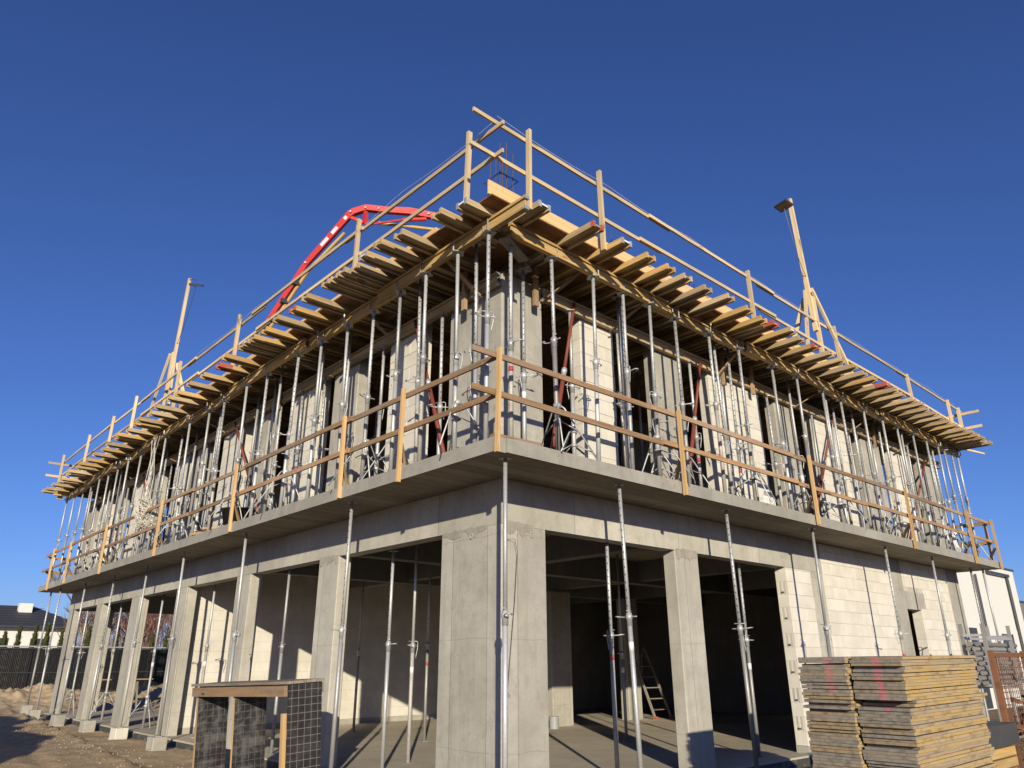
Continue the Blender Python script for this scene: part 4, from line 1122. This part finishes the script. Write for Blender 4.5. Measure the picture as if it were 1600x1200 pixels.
for q, sd_ in ((B_el, 0.05), (B_el2, 0.05), (B_el2.lerp(B_r1, 0.3), 0.045), (B_r1.lerp(B_r2, 0.4), 0.045), (B_mid, 0.05)):
    sd = V((0.66,0.75,0)).normalized()
    ob('hinge_pin', MB().tube([q-sd*0.10, q+sd*0.10], sd_*0.6, 10), 'steeld', bm)
for t_ in (0.15, 0.45, 0.75):
    q = B_tip.lerp(B_mid, t_)
    ob('pipe_clamp', MB().box(tuple(q+V((-0.08,-0.08,-0.17))), tuple(q+V((0.08,0.08,-0.05)))), 'anth', bm)
ob('pipe_clamp', MB().tube([P_b+V((0,0,0.1)), P_b+V((0,0,0.42))], 0.02, 6).box(tuple(P_b-V((0.09,0.09,0.09))), tuple(P_b+V((0.09,0.09,0.09)))), 'anth', bm)

# ------------------------------------------------------------------ things lying on the slab
def tub(x, y, z, label):
    e = thing('mortar_tub', label, 'tub', (x, y, z))
    prof = [(0.24,0.0),(0.33,0.38),(0.36,0.385),(0.36,0.41),(0.325,0.41),(0.235,0.03)]
    ob('shell', lathe_mesh('shell', prof, 20, 'black'), None, e, Matrix.Identity(4), True)
    for s in (-1, 1):
        ob('rope_handle', MB().tube([(s*0.35,-0.10,0.36),(s*0.41,-0.08,0.30),(s*0.42,0.08,0.30),(s*0.35,0.10,0.36)], 0.011, 6), 'black', e, Matrix.Identity(4), True)
tub(0.42, 8.55, ZT+0.002, 'black mortar tub on the slab behind the left guard rail')
for i, (x, y, a) in enumerate(((0.35,9.35,0.2),(0.4,9.75,-0.2),(0.3,10.1,0.5),(0.5,9.5,0.9))):
    o = plank('offcut', (x, y, ZT+0.03+0.05*i), (x+0.5*math.cos(a+1.2), y+0.5*math.sin(a+1.2), ZT+0.04+0.05*i), 0.09, 0.045, 'pine')
    tag(o, '%s timber offcut in the little pile left of the black tub' % nth(i+1).capitalize(), 'offcut', 'timber offcuts')
mb = MB()
for k in range(46):
    a = random.uniform(0, 6.28); pts = []
    for q in range(7):
        pts.append((0.10+0.16*math.sin(a+q*1.1)+J(0.05), 13.75+0.45*math.cos(a*1.7+q*0.9)+J(0.1), ZT+1.05+0.36*math.sin(a*2.1+q*0.8)+J(0.1)))
    mb.tube(pts, 0.008, 4)
for k in range(5): mb.tube([(0.1+J(.1), 13.7+J(.3), ZT+1.3), (0.05+J(.1), 13.9+J(.4), ZT+2.0), (0.0+J(.1), 13.6+J(.3), 7.1)], 0.008, 4)
tag(ob('rope_tangle', mb, 'rope'), 'tangle of pale rope and netting hanging on the left guard rail', 'rope')
mb = MB()
for k in range(5):
    r0 = 0.22+0.02*k
    mb.tube([(16.2+r0*math.cos(a), 0.28+J(0.01)+0.04*k*0.3, ZT+0.42+r0*math.sin(a)) for a in [j*math.pi/8 for j in range(17)]], 0.012, 5)
tag(ob('hose_coil', mb, 'whitep'), 'coiled pale hose hanging near the far right end of the first-floor slab', 'hose')
mb = MB()
for k in range(4):
    mb.tube([(7.05+0.05*k+0.12*math.cos(a)*(1-0.3*math.sin(a)), 0.5, ZT+0.25+0.22*math.sin(a)) for a in [j*math.pi/7 for j in range(15)]], 0.010, 5)
tag(ob('cable_coil', mb, 'whitep'), 'small pale cable coil at the foot of the wide white pier', 'cable')

# ------------------------------------------------------------------ inside the ground floor: ladder
lad = thing('ladder', 'aluminium folding ladder standing inside the ground floor', 'ladder', (13.3,8.2,0.0))
for s, (bx, by) in enumerate(((13.05,8.10),(13.75,8.05))):
    plank('stile', (bx, by, 0.02), (bx-0.28*(1 if s == 0 else 1)+0.12*s*-1, by+0.55, 1.95), 0.03, 0.07, 'oldwood', lad, (0,1,0))
    ob('foot', MB().box((bx-0.05, by-0.06, 0.001), (bx+0.05, by+0.05, 0.08)), 'darkred', lad)
for k in range(6):
    t_ = (k+0.8)/6.6
    a = V((13.05,8.10,0.02)).lerp(V((12.77,8.65,1.95)), t_); b = V((13.75,8.05,0.02)).lerp(V((13.35,8.60,1.95)), t_)
    plank('tread', a, b, 0.09, 0.025, 'oldwood', lad)
for s, (bx, by) in enumerate(((12.75,9.05),(13.45,9.0))):
    plank('rear_leg', (bx, by, 0.02), (12.78+0.57*s, 8.67, 1.92), 0.03, 0.05, 'oldwood', lad, (0,1,0))

# ------------------------------------------------------------------ stacks of formwork panels on the right
PM = MB()
pw, pl, pt = 0.50, 1.98, 0.027
PMESH = []
for k in range(4):
    mb = MB()
    mb.prism([(0.0,0.004*k/3),(pl-0.006*k,0),(pl,pw-0.004),(0.006,pw),(0.0,pw*0.55)], 0, pt)
    me = mb.mesh('panel'); me.materials.append(MAT['panel']); PMESH.append(me)
def stack(x0, y0, n, z0, which, lean, tilt):
    z = z0
    for k in range(n):
        f = k/(n-1)
        dx = lean*(1-f)*1.0 + J(0.018) + (random.choice((0.04, -0.03, 0.06)) if random.random() < 0.15 else 0)
        if which == 'right' and k in (n-14, n-15): dx += 0.12
        M = Matrix.Translation((x0+dx, y0+J(0.012), z)) @ Matrix.Rotation(tilt+J(0.010), 4, 'Z') @ Matrix.Rotation(-0.010, 4, 'Y')
        o = ob('formwork_board', random.choice(PMESH), None, None, M)
        tag(o, '%s panel from the top of the %s stack of yellow formwork panels' % (nth(n-k).capitalize(), {'right': 'nearer', 'left': 'farther'}[which]), 'board', 'panels in the %s stack' % {'right': 'nearer', 'left': 'farther'}[which])
        z += pt + random.choice((0.001, 0.0015, 0.002, 0.004, 0.009))
    return z
for i, x in enumerate((2.6, 3.9)):
    for j, (ya, yb) in enumerate(((-3.25,-2.2),)):
        tag(plank('bearer', (x, ya, -0.11), (x, yb, -0.11), 0.10, 0.10, 'oldwood'), '%s timber bearer under the panel stacks' % ('Nearer', 'Farther')[i], 'timber')
stack(2.33, -3.27, 54, -0.055, 'right', 0.0, 0.0)
stack(2.28, -2.745, 54, -0.055, 'left', 0.04, 0.01)

# ------------------------------------------------------------------ black formwork trestle in the left foreground
TB = Matrix.Translation((-0.66, 3.15, -0.15)) @ Matrix.Rotation(math.radians(-1.6), 4, 'X') @ Matrix.Rotation(math.radians(-3.5), 4, 'Y')
tr = thing('formwork_trestle', 'trestle of black film-faced formwork panels with timber frame in the left foreground', 'formwork', M=TB)
tz = 1.49
for k, y in enumerate((0.0, 1.65, 3.05)):
    ob('film_panel', MB().box((0, 0, 0), (0.47, 0.021, tz-0.07)), 'film' if k == 0 else 'film2', tr, Matrix.Translation((0.0, y, 0.02)), True)
    ob('edge_batten', plank_mesh(tz-0.42 if k == 0 else tz-0.16, 0.07, 0.05, 'pine'), None, tr, Matrix.Translation((0.03 if k else -0.03, y+(0.060 if k < 2 else 0.066), 0.02)) @ Matrix.Rotation(-math.pi/2, 4, 'Y'), True)
ob('front_rail', plank_mesh(3.2, 0.045, 0.13, 'brown'), None, tr, Matrix.Translation((-0.026, 0.03, tz-0.135)) @ Matrix.Rotation(math.pi/2, 4, 'Z'), True)
ob('back_rail', plank_mesh(3.2, 0.045, 0.12, 'oldwood'), None, tr, Matrix.Translation((0.50, 0.03, tz-0.13)) @ Matrix.Rotation(math.pi/2, 4, 'Z'), True)
for k in range(2):
    ob('top_plank', plank_mesh(3.34, 0.26, 0.035, 'oldwood'), None, tr, Matrix.Translation((0.09+0.27*k, -0.03, tz-0.035)) @ Matrix.Rotation(math.pi/2, 4, 'Z'), True)

# ------------------------------------------------------------------ right-hand background
def rayp(px, py, axis_, val):
    d = fw + rt2*((px-800)/1152.05) - up2*((py-600)/1152.05)
    t_ = (val-CAMPOS[axis_])/d[axis_]
    return CAMPOS + d*t_
nb = thing('white_house', 'white rendered neighbouring building behind the far right end of the site', 'house', (22,4,0))
ob('wall', MB().box((21.0,4.0,-0.2),(34.4,10,5.35)), 'white', nb)
ob('base_wall', MB().box((21.0,3.985,-0.2),(33.2,3.996,2.78)), 'white', nb)
ob('parapet_cap', MB().box((20.95,3.94,5.352),(34.45,10.05,5.42)), 'anth', nb)
ob('gutter', MB().box((30.6,3.86,5.0),(33.3,3.98,5.12)), 'anth', nb)
ob('downpipe', MB().tube([(33.1,3.92,5.0),(33.1,3.92,-0.2)], 0.06, 8), 'anth', nb)
ob('downpipe', MB().tube([(28.95,3.90,4.85),(28.95,3.90,-0.2)], 0.05, 8), 'anth', nb)
w1 = ob('window', MB().box((30.9,3.955,0.9),(32.3,3.982,2.6)), 'anth', nb)
ob('pane', MB().box((31.0,3.945,1.0),(31.55,3.953,2.5)).box((31.65,3.945,1.0),(32.2,3.953,2.5)), 'glass', w1)
ob('door', MB().box((27.2,3.955,-0.1),(28.0,3.982,2.75)), 'anth', nb)
gb = thing('grey_house', 'low dark grey building right of the white house', 'house', (36,7,0))
ob('wall', MB().box((35.0,6.5,-0.2),(60,16,4.6)), 'greyw', gb)
ob('parapet_cap', MB().box((34.95,6.45,4.602),(60,16.05,4.7)), 'anth', gb)
ob('chimney_pot', MB().tube([(38.6,8,4.7),(38.6,8,5.5)], 0.12, 8), 'whitep', gb)
for k in range(3): ob('cladding_joint', MB().box((35.0,6.488,0.8+1.2*k),(60,6.497,0.83+1.2*k)), 'anth', gb)
# rack of steel tubes behind the panel stacks
rk = thing('tube_rack', 'steel stacking rack behind the panel stacks', 'rack', (11.6,-1.0,-0.2))
for x in (11.9, 13.5):
    for y in (-1.12, -0.72):
        ob('rack_post', MB().bar((x,y,-0.2),(x,y,2.25), 0.06, 0.06), 'steeld', rk)
for z in (0.15, 1.05, 1.98):
    for y in (-1.12, -0.72): ob('rack_rail', MB().bar((11.9,y,z),(13.5,y,z), 0.05, 0.05), 'steel', rk)
    for x in (11.9, 13.5): ob('rack_rail', MB().bar((x,-1.12,z+0.051),(x,-0.72,z+0.051), 0.05, 0.05), 'steel', rk)
nt = 0
for r in range(9):
    for k in range(2):
        nt += 1
        x = 11.72+J(0.06)
        y = -1.0+0.12*k+(0.04 if r % 2 else 0); z = 1.14+0.09*r
        o = ob('bundled_tube', MB().tube([(x,y,z),(x+2.4,y,z)], 0.042, 14), 'steeld')
        tag(o, '%s grey steel tube in the %s layer from below of the rack' % (('Outer', 'Inner')[k], nth(r+1)), 'tube', 'tubes lying in the rack')
# rusty mesh crate
cr = thing('mesh_crate', 'rusty wire mesh crate standing beside the panel stacks at the right edge', 'crate', (6.5,-2.8,-0.2))
cx0, cx1, cy0, cy1, cz = 6.5, 7.9, -3.75, -2.8, 1.62
for (x, y) in ((cx0,cy0),(cx1,cy0),(cx0,cy1),(cx1,cy1)):
    ob('corner_post', MB().bar((x,y,-0.19),(x,y,cz+0.06), 0.07, 0.07), 'rust', cr)
for z in (-0.1, 0.75, cz):
    for a, b in (((cx0,cy0),(cx1,cy0)),((cx0,cy1),(cx1,cy1)),((cx0,cy0),(cx0,cy1)),((cx1,cy0),(cx1,cy1))):
        ob('frame_rail', MB().bar((a[0],a[1],z),(b[0],b[1],z), 0.05, 0.05 if z != 0.75 else 0.035), 'rust', cr)
for (a, b) in (((cx0,cy0),(cx1,cy0)),((cx0,cy1),(cx1,cy1)),((cx0,cy0),(cx0,cy1)),((cx1,cy0),(cx1,cy1))):
    mb = MB(); a = V((*a,0)); b = V((*b,0)); L = (b-a).length
    n = int(L/0.075)
    for k in range(1, n): p = a.lerp(b, k/n); mb.bar(p+V((0,0,-0.1)), p+V((0,0,cz)), 0.006, 0.006)
    for k in range(1, 22): z = -0.1+k*0.078; mb.bar(a+V((0,0,z)), b+V((0,0,z)), 0.006, 0.006)
    tag(ob('wire_mesh', mb, 'rust', cr), kind='stuff')
# clutter in the crate and behind it
mb = MB()
for k in range(60):
    x = random.uniform(cx0+0.1, cx1-0.1); y = random.uniform(cy0+0.1, cy1-0.1); z = random.uniform(0.0, 1.3)
    mb.bar((x,y,z), (x+J(0.35), y+J(0.35), z+J(0.25)), 0.03, 0.03)
tag(ob('rusty_clamps', mb, 'rust'), 'heap of rusty clamps and bolts inside the mesh crate', 'clamps', kind='stuff')
# yellow beam bundle under a tarp between stack and crate
tp = thing('tarped_bundle', 'bundle of yellow timber ends wrapped in grey foil beside the panel stacks', 'bundle', (5.0,-2.55,-0.2))
for r in range(5):
    for k in range(4):
        ob('timber_end', MB().box((4.75+J(0.03), -2.9+0.16*k, -0.05+0.12*r), (6.3, -2.9+0.16*k+0.13, -0.05+0.12*r+0.1)), 'h20y', tp)
ob('foil_cover', MB().prism([(4.95,-2.96),(6.35,-2.96),(6.4,-2.6),(6.35,-2.2),(4.95,-2.2),(4.9,-2.6)], 0.56, 0.80), 'tarp', tp)
jc = thing('fuel_canister', 'red and white canister on the bundle between panel stack and crate', 'canister', (5.6,-2.6,0.801))
ob('body', MB().box((5.5,-2.7,0.802),(5.8,-2.5,1.10)), 'redstick', jc)
ob('neck', MB().tube([(5.6,-2.6,1.1),(5.6,-2.6,1.17)], 0.03, 8), 'black', jc)
ob('grip', MB().tube([(5.62,-2.6,1.1),(5.66,-2.6,1.16),(5.74,-2.6,1.16),(5.78,-2.6,1.1)], 0.012, 6), 'redstick', jc)
# galvanized site barrier
sb = thing('site_barrier', 'grey steel tube barrier in front of the white house', 'barrier', (17.0,1.4,-0.2))
for x in (19.6, 21.0, 22.4): ob('post', MB().tube([(x,2.0,-0.2),(x,2.0,2.0)], 0.035, 8), 'steel', sb)
for z in (1.9, 1.3): ob('rail', MB().tube([(19.0,2.0,z),(25.0,2.0,z)], 0.035, 8), 'steel', sb)

# ------------------------------------------------------------------ left-hand background
fn = thing('slat_fence', 'long black slatted fence beyond the sand bank on the left', 'fence', (0,34,0))
FY = 34.0
for k in range(16):
    x = -8+2.5*k
    ob('fence_post', MB().box((x-0.03,FY+0.03,0),(x+0.03,FY+0.09,2.26)), 'anth', fn)
ob('top_rail', MB().box((-8,FY-0.02,2.24),(29.5,FY+0.04,2.29)), 'greyrail', fn)
for z in (0.35, 1.15, 2.16): ob('cross_wire', MB().box((-8,FY-0.012,z),(29.5,FY-0.004,z+0.03)), 'anth', fn)
slm = MB().box((-0.024,-0.003,0),(0.024,0.003,1.95)).mesh('slat'); slm.materials.append(MAT['blackrail'])
joined = MB(); ns = 0
for k in range(560):
    x = -7.98+k*0.0665
    if -0.2 < x < 8.0 and ns < 125:
        ob('slat', slm, None, fn, Matrix.Translation((x, FY+0.006, 0.27)) @ Matrix.Rotation(0.35+J(0.15), 4, 'Z')); ns += 1
    else: joined.bar((x, FY+0.006, 0.27), (x, FY+0.006, 2.22), 0.044, 0.006, (0,1,0))
tag(ob('slat_rest', joined, 'blackrail', fn), kind='stuff')
tag(ob('fence_backing', MB().box((-8,FY+0.10,0.1),(29.5,FY+0.11,2.2)), 'bitumen', fn))
# house with a dark hipped roof
hs = thing('dark_roof_house', 'white house with a dark hipped roof behind the fence on the left', 'house', (0,60,0))
ob('wall', MB().box((-2,60.6,0),(9.3,70,4.35)), 'white', hs)
roof = MB()
roof.v += [(-6,59.8,4.15),(10.1,59.8,4.15),(10.1,70.8,4.15),(-6,70.8,4.15),(-1,65.3,5.85),(7.2,65.3,5.85),(-6,59.8,4.05),(10.1,59.8,4.05),(10.1,70.8,4.05),(-6,70.8,4.05)]
roof.f += [(0,1,5,4),(1,2,5),(2,3,4,5),(3,0,4),(6,9,8,7),(0,6,7,1),(1,7,8,2),(2,8,9,3),(3,9,6,0)]
rf = ob('roof', roof, 'roof', hs)
ob('chimney', MB().box((5.9,63.4,5.0),(6.8,64.1,5.95)), 'white', rf)
for k in range(7):
    t_ = (k+1)/8; z = 4.15+1.70*t_; y = 59.8+5.5*t_
    ob('tile_course', MB().bar((-6+5*t_+0.1,y,z+0.02),(10.1-2.5*t_-0.1,y,z+0.02), 0.06, 0.03), 'anth', rf)
for x in (1.2, 4.0, 6.6):
    wd = ob('window', MB().box((x,60.55,1.6),(x+1.2,60.598,3.3)), 'anth', hs)
    ob('pane', MB().box((x+0.08,60.53,1.68),(x+1.12,60.548,3.22)), 'glass', wd)
h2 = thing('brick_gable_house', 'white and brick house corner at the extreme left edge', 'house', (0,75,0))
ob('wall', MB().box((-6,75,0),(4.6,84,5.0)), 'white', h2)
ob('brick_band', MB().box((-6,74.96,3.4),(4.6,74.99,4.3)), 'brickred', h2)
ob('parapet', MB().box((-6.1,74.9,5.003),(4.7,84.1,5.5)), 'white', h2)
# trees
def thuja(x, y, h, r, label):
    e = thing('thuja', label, 'conifer', (x, y, 0.2), 'thuja hedge')
    ob('trunk', MB().tube([(0,0,0),(0,0,h*0.7)], 0.06, 6, r2=0.02), 'bark', e, Matrix.Identity(4), True)
    mb = MB(); rnd = random.Random(x*31+y)
    for k in range(1100):
        t_ = rnd.random()**0.8; z = h*(0.04+0.96*t_)
        rr = r*(1-t_)**0.75*(0.75+0.35*noise.noise(V((x+math.cos(k)*2, z*1.5, k*0.01)))) * rnd.uniform(0.45, 1.05)
        a = rnd.uniform(0, 6.283)
        p = V((rr*math.cos(a), rr*math.sin(a), z))
        d = V((math.cos(a)*0.5+rnd.uniform(-.4,.4), math.sin(a)*0.5+rnd.uniform(-.4,.4), 0.9)).normalized()*rnd.uniform(0.08, 0.2)
        s_ = V((-math.sin(a), math.cos(a), rnd.uniform(-.4,.4)))*rnd.uniform(0.02, 0.05)
        i = len(mb.v); mb.v += [tuple(p-s_), tuple(p+s_), tuple(p+d)]; mb.f.append((i, i+1, i+2))
    ob('crown', mb, 'thuja', e, Matrix.Identity(4), True)
txs = [1.1+0.60*k+J(0.08) for k in range(22)]
for i, x in enumerate(txs):
    thuja(x, 36.3+J(0.3), 2.80+J(0.25), 0.36+J(0.05), '%s thuja from the left rising behind the black fence' % nth(i+1).capitalize())
def bare_tree(x, y, h, mat, label, spread=0.5, seed=1, trunk='bark', depth=4, group='bare trees behind the fence', multi=1):
    e = thing('bare_tree', label, 'tree', (x, y, 0.2), group)
    rnd = random.Random(seed)
    tr_ = MB(); cr_ = MB()
    def grow(mb, p, d, L, r, lev):
        pts = [p]; q = p
        for k in range(3):
            d = (d + V((rnd.uniform(-1,1), rnd.uniform(-1,1), rnd.uniform(-0.3,0.6)))*0.16).normalized()
            q = q + d*L/3; pts.append(q)
        (tr_ if lev < 2 else cr_).tube(pts, r, 5 if lev < 2 else 3, cap=False, r2=r*0.55)
        if lev >= depth: return
        for k in range(4 if lev < 2 else 5):
            t_ = rnd.uniform(0.35, 1.0); b = pts[0].lerp(pts[-1], t_)
            a = rnd.uniform(0, 6.283)
            nd = (d + V((math.cos(a), math.sin(a), rnd.uniform(0.0, 0.5)))*spread*rnd.uniform(0.7, 1.4)).normalized()
            grow(mb, b, nd, L*rnd.uniform(0.45, 0.68), r*0.5, lev+1)
    for m in range(multi):
        grow(tr_, V((rnd.uniform(-.3,.3)*(multi > 1), rnd.uniform(-.3,.3)*(multi > 1), 0)), V((rnd.uniform(-.1,.1), 0, 1)), h*0.5, h*0.014+0.02, 0)
    ob('trunk', tr_, trunk, e, Matrix.Identity(4), True)
    ob('crown', cr_, mat, e, Matrix.Identity(4), True)
bare_tree(5.6, 40, 6.6, 'twig', 'Tall bare tree standing behind the fence beside the far left column', 0.6, 3)
bare_tree(7.2, 44, 6.5, 'twig', 'Bare bushy tree just behind the far left column of the building', 0.7, 5, multi=2)
bare_tree(4.0, 38, 4.6, 'twig', 'Slim bare sapling behind the fence in front of the white house', 0.5, 8, depth=3)
bx = [(8.6,42,5.0,'rusttwig'),(9.8,45,6.4,'rusttwig'),(11.2,43,5.6,'twig'),(12.4,46,7.0,'rusttwig'),(13.8,44,6.2,'rusttwig'),(15.2,47,7.4,'twig'),(10.6,48,7.2,'rusttwig'),(16.8,45,6.4,'rusttwig')]
for i, (x, y, h, m) in enumerate(bx):
    bare_tree(x, y, h, m, '%s russet bare tree from the left seen through the open ground-floor bays' % nth(i+1).capitalize(), 0.6, 20+i, 'birch' if i % 3 == 1 else 'bark', multi=2)
mb = MB(); rnd = random.Random(4)
for k in range(9000):
    x = rnd.uniform(8, 30); y = 50+rnd.uniform(0, 8); z = 0.3+6.2*rnd.random()**1.1*(0.75+0.35*noise.noise(V((x*0.6, 0, 2))))
    L = rnd.uniform(0.4, 1.3); d = V((rnd.uniform(-.5,.5), rnd.uniform(-.5,.5), 1)).normalized()
    p = V((x, y, z)); s_ = V((0.012, 0, 0))*rnd.uniform(0.8, 2.0)
    i = len(mb.v); mb.v += [tuple(p-s_), tuple(p+s_), tuple(p+d*L)]; mb.f.append((i, i+1, i+2))
tag(ob('far_wood', mb, 'rusttwig'), 'russet bare wood far behind the black fence', 'wood', kind='stuff')
# trestle with planks in the sand behind the open bays
ts = thing('saw_horse', 'timber saw horse with planks standing outside the far open bays', 'trestle', (3.2,25.6,0))
for x in (2.7, 4.1):
    for s in (-1, 1): plank('leg', (x, 25.6+0.35*s, 0.0), (x, 25.6, 0.95), 0.05, 0.08, 'oldwood', ts)
for k in range(3): plank('plank', (2.4, 25.45+0.14*k, 0.98), (4.6, 25.45+0.14*k, 0.98), 0.13, 0.035, 'brown', ts)
